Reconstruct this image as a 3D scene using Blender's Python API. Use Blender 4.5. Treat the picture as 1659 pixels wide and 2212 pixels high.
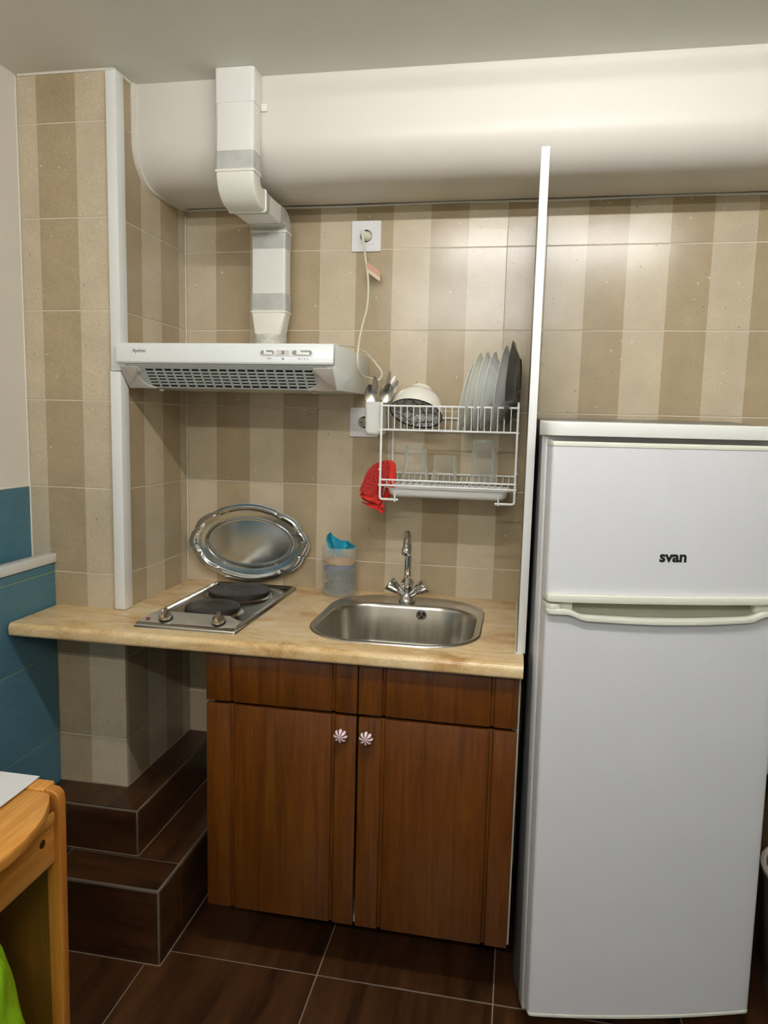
import bpy, bmesh, math, random
from math import sin, cos, pi, radians, floor, sqrt, atan2
from mathutils import Vector, Matrix, noise

random.seed(7)
for o in list(bpy.data.objects):
    bpy.data.objects.remove(o, do_unlink=True)
SC = bpy.context.scene
COL = SC.collection

# ------------------------------------------------------------------ camera
cam_d = bpy.data.cameras.new('camera')
cam = bpy.data.objects.new('camera', cam_d)
COL.objects.link(cam)
FW = Vector((-0.17838187, 0.97647347, -0.12115883))
RI = Vector((0.98288573, 0.18258676, 0.02444832))
UP = Vector((-0.04599514, 0.11472415, 0.99233201))
CAMPOS = Vector((1.12325, -2.33759, 1.47237))
M = Matrix((RI, UP, -FW)).transposed().to_4x4()
M.translation = CAMPOS
cam.matrix_world = M
cam_d.sensor_fit = 'HORIZONTAL'
cam_d.sensor_width = 36.0
cam_d.lens = 36.0 * 1555.986 / 1659.0
cam_d.clip_start = 0.02
SC.camera = cam

# ------------------------------------------------------------------ world, exposure
w = bpy.data.worlds.new('world')
SC.world = w
w.use_nodes = True
w.node_tree.nodes['Background'].inputs[0].default_value = (0.8, 0.85, 1.0, 1)
w.node_tree.nodes['Background'].inputs[1].default_value = 0.02
SC.view_settings.view_transform = 'Standard'
SC.view_settings.look = 'None'
SC.view_settings.exposure = 0.85
SC.view_settings.gamma = 1.0
SC.view_settings.use_curve_mapping = False
LAMP_POWER = 92.0
LAMP_LEN = 1.1
LAMPS = [((1.24, -1.50, 2.372), 0.82, 'bare fluorescent batten lamp nearest the kitchenette, under the ceiling'),
         ((0.80, -3.30, 2.372), 1.08, 'unseen fill batten lamp added further back in the room, under the ceiling')]  # second lamp is added fill light, unseen behind the camera

# ------------------------------------------------------------------ helpers
ORG = {}


def lin(c):
    def f(x):
        x /= 255.0
        return x / 12.92 if x <= 0.04045 else ((x + 0.055) / 1.055) ** 2.4
    return (f(c[0]), f(c[1]), f(c[2]), 1.0)


class MB:
    def __init__(self):
        self.v = []
        self.f = []

    def add(self, vs, fs):
        n = len(self.v)
        self.v += [tuple(p) for p in vs]
        self.f += [tuple(i + n for i in f) for f in fs]
        return self

    def box(self, x0, x1, y0, y1, z0, z1):
        return self.add([(x0, y0, z0), (x1, y0, z0), (x1, y1, z0), (x0, y1, z0),
                         (x0, y0, z1), (x1, y0, z1), (x1, y1, z1), (x0, y1, z1)],
                        [(0, 3, 2, 1), (4, 5, 6, 7), (0, 1, 5, 4), (1, 2, 6, 5), (2, 3, 7, 6), (3, 0, 4, 7)])

    def prism(self, poly, axis, a, b):
        def P(p, t):
            if axis == 'x':
                return (t, p[0], p[1])
            if axis == 'y':
                return (p[0], t, p[1])
            return (p[0], p[1], t)
        n = len(poly)
        vs = [P(p, a) for p in poly] + [P(p, b) for p in poly]
        fs = [tuple(range(n)), tuple(range(2 * n - 1, n - 1, -1))]
        for i in range(n):
            j = (i + 1) % n
            fs.append((i, i + n, j + n, j))
        return self.add(vs, fs)

    def loft(self, rings, cap0=True, cap1=True, closed=True):
        n = len(rings[0])
        vs = [p for r in rings for p in r]
        fs = []
        for k in range(len(rings) - 1):
            for i in range(n if closed else n - 1):
                j = (i + 1) % n
                fs.append((k * n + i, k * n + j, (k + 1) * n + j, (k + 1) * n + i))
        if cap0:
            fs.append(tuple(range(n - 1, -1, -1)))
        if cap1:
            m = (len(rings) - 1) * n
            fs.append(tuple(range(m, m + n)))
        return self.add(vs, fs)

    def lathe(self, prof, c=(0, 0, 0), n=32, rot=None, cap0=False, cap1=False, rfun=None):
        rings = []
        for r, z in prof:
            ring = []
            for i in range(n):
                a = 2 * pi * i / n
                rr = max(r, 1e-5) * (rfun(a, r, z) if rfun else 1.0)
                p = Vector((rr * cos(a), rr * sin(a), z))
                if rot is not None:
                    p = rot @ p
                ring.append((p.x + c[0], p.y + c[1], p.z + c[2]))
            rings.append(ring)
        return self.loft(rings, cap0, cap1)

    def tube(self, pts, r, n=8, caps=True):
        pts = [Vector(p) for p in pts]
        rings = []
        up = None
        for i, p in enumerate(pts):
            if i == 0:
                t = pts[1] - p
            elif i == len(pts) - 1:
                t = p - pts[-2]
            else:
                t = (pts[i + 1] - p).normalized() + (p - pts[i - 1]).normalized()
            t.normalize()
            if up is None:
                up = Vector((0, 0, 1)) if abs(t.z) < 0.9 else Vector((1, 0, 0))
            s = t.cross(up)
            if s.length < 1e-4:
                s = t.orthogonal()
            s.normalize()
            up = s.cross(t).normalized()
            rr = r[i] if isinstance(r, (list, tuple)) else r
            rings.append([tuple(p + s * (rr * cos(2 * pi * k / n)) + up * (rr * sin(2 * pi * k / n))) for k in range(n)])
        return self.loft(rings, caps, caps)

    def cyl(self, a, b, r, n=16):
        return self.tube([a, b], r, n)

    def cols(self, cols):
        """strip of 4-point columns, closed at both ends"""
        return self.loft(cols, True, True)


def smooth_pts(pts, k=6):
    P = [Vector(p) for p in pts]
    out = []
    for i in range(len(P) - 1):
        p0 = P[max(i - 1, 0)]
        p1 = P[i]
        p2 = P[i + 1]
        p3 = P[min(i + 2, len(P) - 1)]
        for s in range(k):
            t = s / k
            out.append(0.5 * ((2 * p1) + (-p0 + p2) * t + (2 * p0 - 5 * p1 + 4 * p2 - p3) * t * t + (-p0 + 3 * p1 - 3 * p2 + p3) * t ** 3))
    out.append(P[-1])
    return out


def rrect(cx, cy, hx, hy, r, z, n=6):
    pts = []
    for k, (sx, sy) in enumerate(((1, 1), (-1, 1), (-1, -1), (1, -1))):
        for i in range(n + 1):
            a = k * pi / 2 + i / n * pi / 2
            pts.append((cx + sx * (hx - r) + r * cos(a), cy + sy * (hy - r) + r * sin(a), z))
    return pts


def build(name, mb, mat, parent=None, bevel=0.0, smooth=35, seg=2):
    me = bpy.data.meshes.new(name)
    off = ORG.get(parent.name if parent else '', Vector((0, 0, 0)))
    me.from_pydata([tuple(Vector(p) - off) for p in mb.v], [], mb.f)
    me.validate()
    bm = bmesh.new()
    bm.from_mesh(me)
    bmesh.ops.remove_doubles(bm, verts=bm.verts, dist=1e-6)
    bmesh.ops.recalc_face_normals(bm, faces=bm.faces)
    if bevel > 0:
        es = [e for e in bm.edges if len(e.link_faces) == 2 and e.calc_face_angle(0) > radians(30)]
        bmesh.ops.bevel(bm, geom=es, offset=bevel, segments=seg, profile=0.5, affect='EDGES', clamp_overlap=True)
    bm.to_mesh(me)
    bm.free()
    if smooth:
        for p in me.polygons:
            p.use_smooth = True
        me.set_sharp_from_angle(angle=radians(smooth))
    me.materials.append(mat)
    o = bpy.data.objects.new(name, me)
    COL.objects.link(o)
    if parent:
        o.parent = parent
        ORG[o.name] = off
    return o


def thing(name, label, cat, loc=(0, 0, 0), group=None, local=False):
    o = bpy.data.objects.new(name, None)
    o.empty_display_size = 0.05
    COL.objects.link(o)
    o.location = loc
    o['label'] = label
    o['category'] = cat
    if group:
        o['group'] = group
    ORG[o.name] = Vector((0, 0, 0)) if local else Vector(loc)
    return o


def single(name, mb, mat, label, cat, group=None, **k):
    o = build(name, mb, mat, None, **k)
    o['label'] = label
    o['category'] = cat
    if group:
        o['group'] = group
    return o


def struct(name, mb, mat, **k):
    o = build(name, mb, mat, None, **k)
    o['kind'] = 'structure'
    ORG[o.name] = Vector((0, 0, 0))
    return o


def text_part(name, s, size, mat, parent, mw, bold=0.0, shear=0.0, depth=0.0003, xs=1.0):
    cu = bpy.data.curves.new(name, 'FONT')
    cu.body = s
    cu.size = size
    cu.align_x = 'CENTER'
    cu.align_y = 'CENTER'
    cu.offset = bold
    cu.shear = shear
    cu.extrude = depth
    cu.resolution_u = 4
    t = bpy.data.objects.new('tmp', cu)
    COL.objects.link(t)
    bpy.context.view_layer.update()
    me = bpy.data.meshes.new_from_object(t.evaluated_get(bpy.context.evaluated_depsgraph_get()))
    bpy.data.objects.remove(t, do_unlink=True)
    bpy.data.curves.remove(cu)
    off = ORG.get(parent.name, Vector((0, 0, 0)))
    me.transform(Matrix.Scale(xs, 4, (1, 0, 0)))
    me.transform(mw)
    me.transform(Matrix.Translation(-off))
    me.materials.clear()
    me.materials.append(mat)
    me.name = name
    o = bpy.data.objects.new(name, me)
    COL.objects.link(o)
    o.parent = parent
    ORG[o.name] = off
    return o


# ------------------------------------------------------------------ materials
def newmat(name):
    m = bpy.data.materials.new(name)
    m.use_nodes = True
    nt = m.node_tree
    b = nt.nodes['Principled BSDF']
    return m, nt, b


def N(nt, t, **k):
    n = nt.nodes.new(t)
    for a, v in k.items():
        setattr(n, a, v)
    return n


def noise_node(nt, scale, detail=3, rough=0.5, vec=None, sc=None):
    n = N(nt, 'ShaderNodeTexNoise')
    n.inputs['Scale'].default_value = scale
    n.inputs['Detail'].default_value = detail
    n.inputs['Roughness'].default_value = rough
    if vec is not None:
        if sc:
            mp = N(nt, 'ShaderNodeMapping')
            mp.inputs['Scale'].default_value = sc
            nt.links.new(vec, mp.inputs[0])
            vec = mp.outputs[0]
        nt.links.new(vec, n.inputs['Vector'])
    return n


def ramp(nt, src, stops):
    r = N(nt, 'ShaderNodeValToRGB')
    e = r.color_ramp.elements
    e[0].position, e[0].color = stops[0]
    e[1].position, e[1].color = stops[1]
    for p, c in stops[2:]:
        x = e.new(p)
        x.color = c
    nt.links.new(src, r.inputs[0])
    return r


def mix(nt, fac, a, b, mode='MIX'):
    m = N(nt, 'ShaderNodeMix', data_type='RGBA', blend_type=mode)
    for sock, v in ((m.inputs[0], fac), (m.inputs[6], a), (m.inputs[7], b)):
        if hasattr(v, 'is_linked'):
            nt.links.new(v, sock)
        else:
            sock.default_value = v
    return m.outputs[2]


def bump(nt, b, src, strength, dist=0.001):
    bp = N(nt, 'ShaderNodeBump')
    bp.inputs['Strength'].default_value = strength
    bp.inputs['Distance'].default_value = dist
    nt.links.new(src, bp.inputs['Height'])
    nt.links.new(bp.outputs[0], b.inputs['Normal'])


def plain(name, rgb, rough=0.5, metal=0.0, var=0.04, vs=6.0, bmp=0.0, bs=200, coat=0.0, spec=0.5, alpha=1.0, trans=0.0, ior=1.45, sss=0.0):
    m, nt, b = newmat(name)
    c = lin(rgb)
    geo = N(nt, 'ShaderNodeTexCoord')
    n = noise_node(nt, vs, 4, 0.6, geo.outputs['Object'])
    d = tuple(x * (1 - 2.2 * var) for x in c[:3]) + (1,)
    u = tuple(min(1, x * (1 + 1.4 * var)) for x in c[:3]) + (1,)
    r = ramp(nt, n.outputs[0], [(0.3, d), (0.7, u)])
    nt.links.new(r.outputs[0], b.inputs['Base Color'])
    b.inputs['Roughness'].default_value = rough
    b.inputs['Metallic'].default_value = metal
    b.inputs['Specular IOR Level'].default_value = spec
    b.inputs['Coat Weight'].default_value = coat
    b.inputs['Coat Roughness'].default_value = 0.12
    b.inputs['Alpha'].default_value = alpha
    b.inputs['Transmission Weight'].default_value = trans
    b.inputs['IOR'].default_value = ior
    if bmp:
        n2 = noise_node(nt, bs, 3, 0.6, geo.outputs['Object'])
        bump(nt, b, n2.outputs[0], bmp)
    return m


def stone(name, axis, off, step):
    m, nt, b = newmat(name)
    g = N(nt, 'ShaderNodeNewGeometry')
    sx = N(nt, 'ShaderNodeSeparateXYZ')
    nt.links.new(g.outputs['Position'], sx.inputs[0])
    a = N(nt, 'ShaderNodeMath', operation='MULTIPLY_ADD')
    nt.links.new(sx.outputs['XYZ'.index(axis)], a.inputs[0])
    a.inputs[1].default_value = 1.0 / step
    a.inputs[2].default_value = -off / step
    fl = N(nt, 'ShaderNodeMath', operation='FLOOR')
    nt.links.new(a.outputs[0], fl.inputs[0])
    md = N(nt, 'ShaderNodeMath', operation='FLOORED_MODULO')
    nt.links.new(fl.outputs[0], md.inputs[0])
    md.inputs[1].default_value = 2.0
    base = mix(nt, md.outputs[0], lin(TILE_D), lin(TILE_L))
    # slow cloud + per-tile shift
    n1 = noise_node(nt, 9, 5, 0.62, g.outputs['Position'])
    c1 = ramp(nt, n1.outputs[0], [(0.25, (0.87, 0.86, 0.84, 1)), (0.75, (1.08, 1.07, 1.05, 1))])
    base = mix(nt, 1.0, base, c1.outputs[0], 'MULTIPLY')
    oi = N(nt, 'ShaderNodeObjectInfo')
    rr = ramp(nt, oi.outputs['Random'], [(0.0, (0.955, 0.95, 0.945, 1)), (1.0, (1.03, 1.03, 1.03, 1))])
    base = mix(nt, 1.0, base, rr.outputs[0], 'MULTIPLY')
    # grain
    n2 = noise_node(nt, 260, 3, 0.7, g.outputs['Position'])
    c2 = ramp(nt, n2.outputs[0], [(0.3, (0.80, 0.79, 0.77, 1)), (0.7, (1.13, 1.13, 1.13, 1))])
    base = mix(nt, 0.8, base, c2.outputs[0], 'MULTIPLY')
    # pale and dark specks
    for sc_, thr, colr, seedv in ((34, 0.075, (0.82, 0.75, 0.62, 1), 3.1), (48, 0.075, (0.20, 0.14, 0.085, 1), 7.7)):
        v = N(nt, 'ShaderNodeTexVoronoi')
        v.inputs['Scale'].default_value = sc_
        mp = N(nt, 'ShaderNodeMapping')
        mp.inputs['Location'].default_value = (seedv, seedv * 2, seedv)
        wv = noise_node(nt, 60, 2, 0.5, g.outputs['Position'])
        ad = N(nt, 'ShaderNodeVectorMath', operation='MULTIPLY_ADD')
        nt.links.new(wv.outputs['Color'], ad.inputs[0])
        ad.inputs[1].default_value = (0.012, 0.012, 0.012)
        nt.links.new(g.outputs['Position'], ad.inputs[2])
        nt.links.new(ad.outputs[0], mp.inputs[0])
        nt.links.new(mp.outputs[0], v.inputs['Vector'])
        lt = N(nt, 'ShaderNodeMath', operation='LESS_THAN')
        nt.links.new(v.outputs['Distance'], lt.inputs[0])
        sr = N(nt, 'ShaderNodeSeparateColor')
        nt.links.new(v.outputs['Color'], sr.inputs[0])
        mm = N(nt, 'ShaderNodeMath', operation='MULTIPLY')
        nt.links.new(sr.outputs[0], mm.inputs[0])
        mm.inputs[1].default_value = thr * 2.6
        m3 = N(nt, 'ShaderNodeMath', operation='SUBTRACT')
        nt.links.new(mm.outputs[0], m3.inputs[0])
        m3.inputs[1].default_value = thr * 0.9
        nt.links.new(m3.outputs[0], lt.inputs[1])
        f2 = N(nt, 'ShaderNodeMath', operation='MULTIPLY')
        nt.links.new(lt.outputs[0], f2.inputs[0])
        f2.inputs[1].default_value = 0.55
        base = mix(nt, f2.outputs[0], base, colr)
    nt.links.new(base, b.inputs['Base Color'])
    b.inputs['Roughness'].default_value = 0.22
    b.inputs['Specular IOR Level'].default_value = 0.5
    n4 = noise_node(nt, 22, 3, 0.6, g.outputs['Position'])
    bump(nt, b, n4.outputs[0], 0.35, 0.0012)
    return m


def wood(name, dark, mid, light, axis='z', scale=1.0, rough=0.35, coat=0.3, plank=None, var=1.0):
    m, nt, b = newmat(name)
    tc = N(nt, 'ShaderNodeNewGeometry')
    sc = {'x': (0.05, 1, 1), 'y': (1, 0.05, 1), 'z': (1, 1, 0.05)}[axis]
    oi = N(nt, 'ShaderNodeObjectInfo')
    ad = N(nt, 'ShaderNodeVectorMath', operation='MULTIPLY_ADD')
    cb = N(nt, 'ShaderNodeCombineXYZ')
    for i in range(3):
        nt.links.new(oi.outputs['Random'], cb.inputs[i])
    nt.links.new(cb.outputs[0], ad.inputs[0])
    ad.inputs[1].default_value = (7, 5, 9)
    nt.links.new(tc.outputs['Position'], ad.inputs[2])
    n1 = noise_node(nt, 30 * scale, 5, 0.6, ad.outputs[0], sc)
    n1.inputs['Distortion'].default_value = 1.2
    r1 = ramp(nt, n1.outputs[0], [(0.25, lin(dark)), (0.5, lin(mid)), (0.78, lin(light))])
    n2 = noise_node(nt, 240 * scale, 3, 0.7, ad.outputs[0], sc)
    r2 = ramp(nt, n2.outputs[0], [(0.35, (0.72, 0.70, 0.68, 1)), (0.62, (1.06, 1.06, 1.06, 1))])
    c = mix(nt, 0.8 * var, r1.outputs[0], r2.outputs[0], 'MULTIPLY')
    nt.links.new(c, b.inputs['Base Color'])
    b.inputs['Roughness'].default_value = rough
    b.inputs['Coat Weight'].default_value = coat
    b.inputs['Coat Roughness'].default_value = 0.15
    bump(nt, b, n2.outputs[0], 0.15, 0.0005)
    return m


TILE_L = (206, 192, 166)
TILE_D = (179, 161, 130)
SS = 0.1195
X0 = 0.1068


def GZ(j):
    return 2.0257 - 0.25347 * (j - 1)


m_back = stone('striped_stone_back', 'X', X0, SS)
m_front = stone('striped_stone_front', 'X', -0.2366, SS)
m_side = stone('striped_stone_side', 'Y', -0.0555 - 3 * SS, SS)
m_grout = plain('grout_beige', (226, 216, 194), 0.9, bmp=0.3)
m_paint = plain('cream_wall_paint', (232, 225, 212), 0.55, var=0.015, vs=1.5, bmp=0.25, bs=30)
m_sof = plain('soffit_gloss_paint', (220, 214, 203), 0.42, var=0.02, vs=1.2, bmp=0.5, bs=9)
m_ceil = plain('ceiling_paint', (234, 232, 222), 0.6, var=0.02, vs=2.0, bmp=0.2, bs=40)
m_white = plain('white_plastic', (238, 238, 234), 0.28, var=0.01)
m_trim = plain('white_pvc_trim', (235, 235, 230), 0.35, var=0.012)
m_duct = plain('duct_white_plastic', (232, 229, 222), 0.38, var=0.02)
m_ductc = plain('duct_cream_plastic', (234, 231, 218), 0.35, var=0.02)
m_tape = plain('grey_sealing_tape', (192, 191, 184), 0.32, var=0.07, vs=25, bmp=0.6, bs=60)
m_foil = plain('crinkled_clear_tape', (205, 202, 188), 0.25, var=0.12, vs=60, bmp=1.0, bs=90)
m_hood = plain('hood_white_enamel', (236, 239, 236), 0.22, var=0.008)
m_hoodg = plain('hood_grey_paint', (178, 184, 180), 0.4, var=0.02)
m_hoodp = plain('hood_ivory_plastic', (190, 182, 170), 0.4, var=0.02)
m_dark = plain('dark_void', (24, 22, 20), 0.6)
m_ink = plain('black_print', (30, 28, 28), 0.4)
m_fr = plain('fridge_enamel', (222, 222, 224), 0.33, var=0.006, bmp=0.15, bs=350)
m_frw = plain('fridge_trim_white', (232, 232, 216), 0.35, var=0.012)
m_slab = plain('fridge_top_white', (240, 241, 234), 0.3, var=0.01)
m_frd = plain('fridge_side_shaded', (112, 116, 118), 0.3, var=0.01)  # shade on the fridge's side is put into this grey
m_gask = plain('fridge_gasket', (120, 122, 118), 0.6)
m_frrec = plain('shaded_handle_recess', (176, 178, 158), 0.5)  # darker than the trim: shade inside the recess is in the colour
m_brush = None


def steel(name, rgb, rough, metal=1.0, aniso=0.0, bs=120, bmp=0.05, stretch=(1, 1, 1), rv=0.08):
    m, nt, b = newmat(name)
    tc = N(nt, 'ShaderNodeTexCoord')
    n = noise_node(nt, bs, 3, 0.6, tc.outputs['Object'], stretch)
    c = lin(rgb)
    r = ramp(nt, n.outputs[0], [(0.3, tuple(x * 0.9 for x in c[:3]) + (1,)), (0.7, c)])
    nt.links.new(r.outputs[0], b.inputs['Base Color'])
    mr = N(nt, 'ShaderNodeMapRange')
    nt.links.new(n.outputs[0], mr.inputs[0])
    mr.inputs[3].default_value = max(0.02, rough - rv)
    mr.inputs[4].default_value = rough + rv
    nt.links.new(mr.outputs[0], b.inputs['Roughness'])
    b.inputs['Metallic'].default_value = metal
    b.inputs['Anisotropic'].default_value = aniso
    bump(nt, b, n.outputs[0], bmp, 0.0004)
    return m


m_steel = steel('brushed_steel', (208, 204, 194), 0.40, metal=0.7, bmp=0.0, bs=60, stretch=(0.1, 1, 1), rv=0.04)
m_hobs = steel('hob_sheet_steel', (150, 144, 134), 0.17, bmp=0.0, bs=60, stretch=(0.1, 1, 1), rv=0.04)  # darker than the panel steel: dark reflection of the hood is in the colour
m_sink = steel('sink_steel', (196, 192, 182), 0.24, bmp=0.0, bs=60, stretch=(1, 1, 0.1), rv=0.05)
m_tray = steel('polished_tray_steel', (206, 210, 211), 0.17, bs=40, bmp=0.0, rv=0.03)
m_chrome = steel('chrome', (225, 225, 225), 0.05, bmp=0.0, rv=0.02)
m_cutl = steel('cutlery_steel', (205, 198, 186), 0.26, bmp=0.0, rv=0.04)
m_knobm = steel('satin_knob_metal', (205, 198, 185), 0.25)
m_cast = plain('cast_iron_hotplate', (42, 38, 34), 0.42, var=0.2, vs=40, bmp=0.4, bs=300)
m_castr = plain('rusty_hotplate_centre', (62, 42, 34), 0.5, var=0.2, vs=60)
m_red = plain('red_pilot_lamp', (130, 12, 14), 0.15, coat=0.6)
m_oak = wood('dark_stained_oak', (74, 36, 3), (100, 53, 7), (120, 69, 14), 'z', 1.6, 0.36, 0.3)
m_oaked = plain('dark_oak_edge', (74, 36, 18), 0.3, coat=0.5)
m_pine = wood('varnished_pine', (186, 118, 44), (216, 148, 64), (232, 172, 92), 'y', 0.9, 0.3, 0.5, var=0.9)
m_pinez = wood('varnished_pine_upright', (160, 98, 34), (196, 126, 48), (216, 150, 72), 'z', 0.6, 0.3, 0.5, var=0.5)
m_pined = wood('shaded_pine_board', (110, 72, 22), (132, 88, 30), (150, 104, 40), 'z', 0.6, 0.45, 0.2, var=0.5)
m_blackp = plain('black_plastic', (22, 22, 24), 0.4)
m_mel = plain('white_melamine', (214, 208, 196), 0.4)
m_caulk = plain('white_silicone', (228, 224, 210), 0.45, var=0.02)
m_sock = plain('socket_white', (232, 230, 230), 0.22, var=0.006)
m_sockd = plain('shaded_socket_well', (158, 150, 132), 0.4)  # darker than the socket plastic: shading of the hole is in the colour
m_cord = plain('ivory_cord', (226, 222, 200), 0.4, var=0.02)
m_wire = plain('white_coated_wire', (240, 240, 236), 0.3, var=0.008)
m_cream = plain('cream_porcelain', (242, 239, 226), 0.18, coat=0.5, var=0.01)
m_plate1 = plain('white_porcelain', (247, 248, 243), 0.15, coat=0.5, var=0.01)
m_plate2 = plain('ivory_porcelain', (244, 245, 226), 0.15, coat=0.5, var=0.01)
m_plate3 = plain('pale_opal_glass', (244, 247, 240), 0.12, coat=0.5, var=0.02)
m_plate4 = plain('grey_backed_porcelain', (212, 213, 210), 0.16, coat=0.5, var=0.02)
m_plate5 = plain('charcoal_stoneware', (104, 102, 96), 0.25, coat=0.4, var=0.03)
for pm in (m_plate1, m_plate2, m_plate3, m_plate4):
    pb = pm.node_tree.nodes['Principled BSDF']
    pb.inputs['Subsurface Weight'].default_value = 0.6
    pb.inputs['Subsurface Radius'].default_value = (0.03, 0.03, 0.028)
    pb.inputs['Subsurface Scale'].default_value = 1.0
m_cup = plain('holder_plastic', (240, 240, 232), 0.3, var=0.006)
m_kr = None


def blue_tile(name, axis='z'):
    m, nt, b = newmat(name)
    g = N(nt, 'ShaderNodeNewGeometry')
    n = noise_node(nt, 300, 3, 0.6, g.outputs['Position'], (0.6, 0.04, 1.0) if axis == 'z' else (1.0, 0.04, 1.0))
    r = ramp(nt, n.outputs[0], [(0.2, lin((66, 112, 130))), (0.8, lin((82, 128, 144)))])
    n2 = noise_node(nt, 5, 3, 0.5, g.outputs['Position'])
    r2 = ramp(nt, n2.outputs[0], [(0.3, (0.9, 0.9, 0.9, 1)), (0.7, (1.08, 1.08, 1.08, 1))])
    nt.links.new(mix(nt, 1.0, r.outputs[0], r2.outputs[0], 'MULTIPLY'), b.inputs['Base Color'])
    b.inputs['Roughness'].default_value = 0.4
    wv = N(nt, 'ShaderNodeTexWave', wave_type='BANDS', bands_direction='Z' if axis == 'z' else 'X')
    wv.inputs['Scale'].default_value = 75
    wv.inputs['Distortion'].default_value = 0.8
    nt.links.new(g.outputs['Position'], wv.inputs['Vector'])
    bump(nt, b, wv.outputs[0], 0.4, 0.0012)
    return m


m_blue = blue_tile('ribbed_blue_tile')
m_bluet = blue_tile('ribbed_blue_tile_top', 'x')
m_gyel = plain('yellow_green_grout', (168, 176, 116), 0.9, bmp=0.3)


def dark_floor(name, axis):
    m, nt, b = newmat(name)
    g = N(nt, 'ShaderNodeNewGeometry')
    oi = N(nt, 'ShaderNodeObjectInfo')
    cb = N(nt, 'ShaderNodeCombineXYZ')
    for i in range(3):
        nt.links.new(oi.outputs['Random'], cb.inputs[i])
    ad = N(nt, 'ShaderNodeVectorMath', operation='MULTIPLY_ADD')
    nt.links.new(cb.outputs[0], ad.inputs[0])
    ad.inputs[1].default_value = (9, 4, 6)
    nt.links.new(g.outputs['Position'], ad.inputs[2])
    sc = {'x': (0.12, 1, 1), 'y': (1, 0.12, 1), 'z': (1, 1, 0.12)}[axis]
    n1 = noise_node(nt, 11, 5, 0.6, ad.outputs[0], sc)
    n1.inputs['Distortion'].default_value = 1.0
    r1 = ramp(nt, n1.outputs[0], [(0.30, lin((32, 18, 9))), (0.48, lin((66, 40, 21))), (0.62, lin((80, 49, 26))), (0.8, lin((108, 68, 38)))])
    n2 = noise_node(nt, 120, 3, 0.7, ad.outputs[0], sc)
    r2 = ramp(nt, n2.outputs[0], [(0.3, (0.75, 0.75, 0.75, 1)), (0.7, (1.15, 1.15, 1.15, 1))])
    nt.links.new(mix(nt, 0.9, r1.outputs[0], r2.outputs[0], 'MULTIPLY'), b.inputs['Base Color'])
    b.inputs['Roughness'].default_value = 0.33
    b.inputs['Specular IOR Level'].default_value = 0.4
    bump(nt, b, n2.outputs[0], 0.15, 0.0006)
    return m


m_fly = dark_floor('wood_look_tile_y', 'y')
m_flx = dark_floor('wood_look_tile_x', 'x')
m_flz = dark_floor('wood_look_tile_z', 'z')
m_fgr = plain('floor_grout', (150, 132, 112), 0.9, var=0.1, bmp=0.3)
m_sgr = plain('step_edge_grout', (112, 100, 86), 0.8, var=0.1, bmp=0.3)


def laminate(name):
    m, nt, b = newmat(name)
    g = N(nt, 'ShaderNodeNewGeometry')
    n1 = noise_node(nt, 9, 6, 0.7, g.outputs['Position'], (0.45, 1.0, 1.0))
    n1.inputs['Distortion'].default_value = 0.7
    r1 = ramp(nt, n1.outputs[0], [(0.33, lin((186, 142, 86))), (0.45, lin((222, 188, 134))), (0.58, lin((236, 208, 160))), (0.72, lin((247, 231, 196)))])
    n2 = noise_node(nt, 150, 4, 0.7, g.outputs['Position'])
    r2 = ramp(nt, n2.outputs[0], [(0.32, (0.84, 0.82, 0.78, 1)), (0.66, (1.07, 1.07, 1.07, 1))])
    c = mix(nt, 0.8, r1.outputs[0], r2.outputs[0], 'MULTIPLY')
    n3 = noise_node(nt, 26, 5, 0.8, g.outputs['Position'], (1.0, 1.6, 1.0))
    r3 = ramp(nt, n3.outputs[0], [(0.60, (0, 0, 0, 1)), (0.70, (1, 1, 1, 1))])
    c = mix(nt, r3.outputs[0], c, lin((234, 222, 192)))
    nt.links.new(c, b.inputs['Base Color'])
    b.inputs['Roughness'].default_value = 0.24
    b.inputs['Coat Weight'].default_value = 0.15
    return m


m_lam = laminate('beige_stone_laminate')


def glass(name, rgb, rough=0.0):
    m, nt, b = newmat(name)
    b.inputs['Base Color'].default_value = lin(rgb)
    b.inputs['Transmission Weight'].default_value = 1.0
    b.inputs['Roughness'].default_value = rough
    b.inputs['IOR'].default_value = 1.45
    n = noise_node(nt, 18, 2)
    bump(nt, b, n.outputs[0], 0.1, 0.001)
    return m


m_glass, nt, b = newmat('clear_glass')
b.inputs['Base Color'].default_value = lin((232, 238, 230))
b.inputs['Roughness'].default_value = 0.03
b.inputs['Specular IOR Level'].default_value = 0.9
lw = N(nt, 'ShaderNodeLayerWeight')
lw.inputs[0].default_value = 0.35
gn = noise_node(nt, 40, 2)
bump(nt, b, gn.outputs[0], 0.15, 0.001)
gr_ = ramp(nt, lw.outputs['Facing'], [(0.20, (0.035, 0.035, 0.035, 1)), (0.90, (0.85, 0.85, 0.85, 1))])
nt.links.new(gr_.outputs[0], b.inputs['Alpha'])

m_gbase, nt, b = newmat('thick_glass_base')
b.inputs['Roughness'].default_value = 0.05
b.inputs['Specular IOR Level'].default_value = 0.9
gn = noise_node(nt, 50, 2)
gr_ = ramp(nt, gn.outputs[0], [(0.3, lin((150, 156, 130))), (0.7, lin((232, 238, 222)))])
nt.links.new(gr_.outputs[0], b.inputs['Base Color'])
b.inputs['Alpha'].default_value = 0.34

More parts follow.
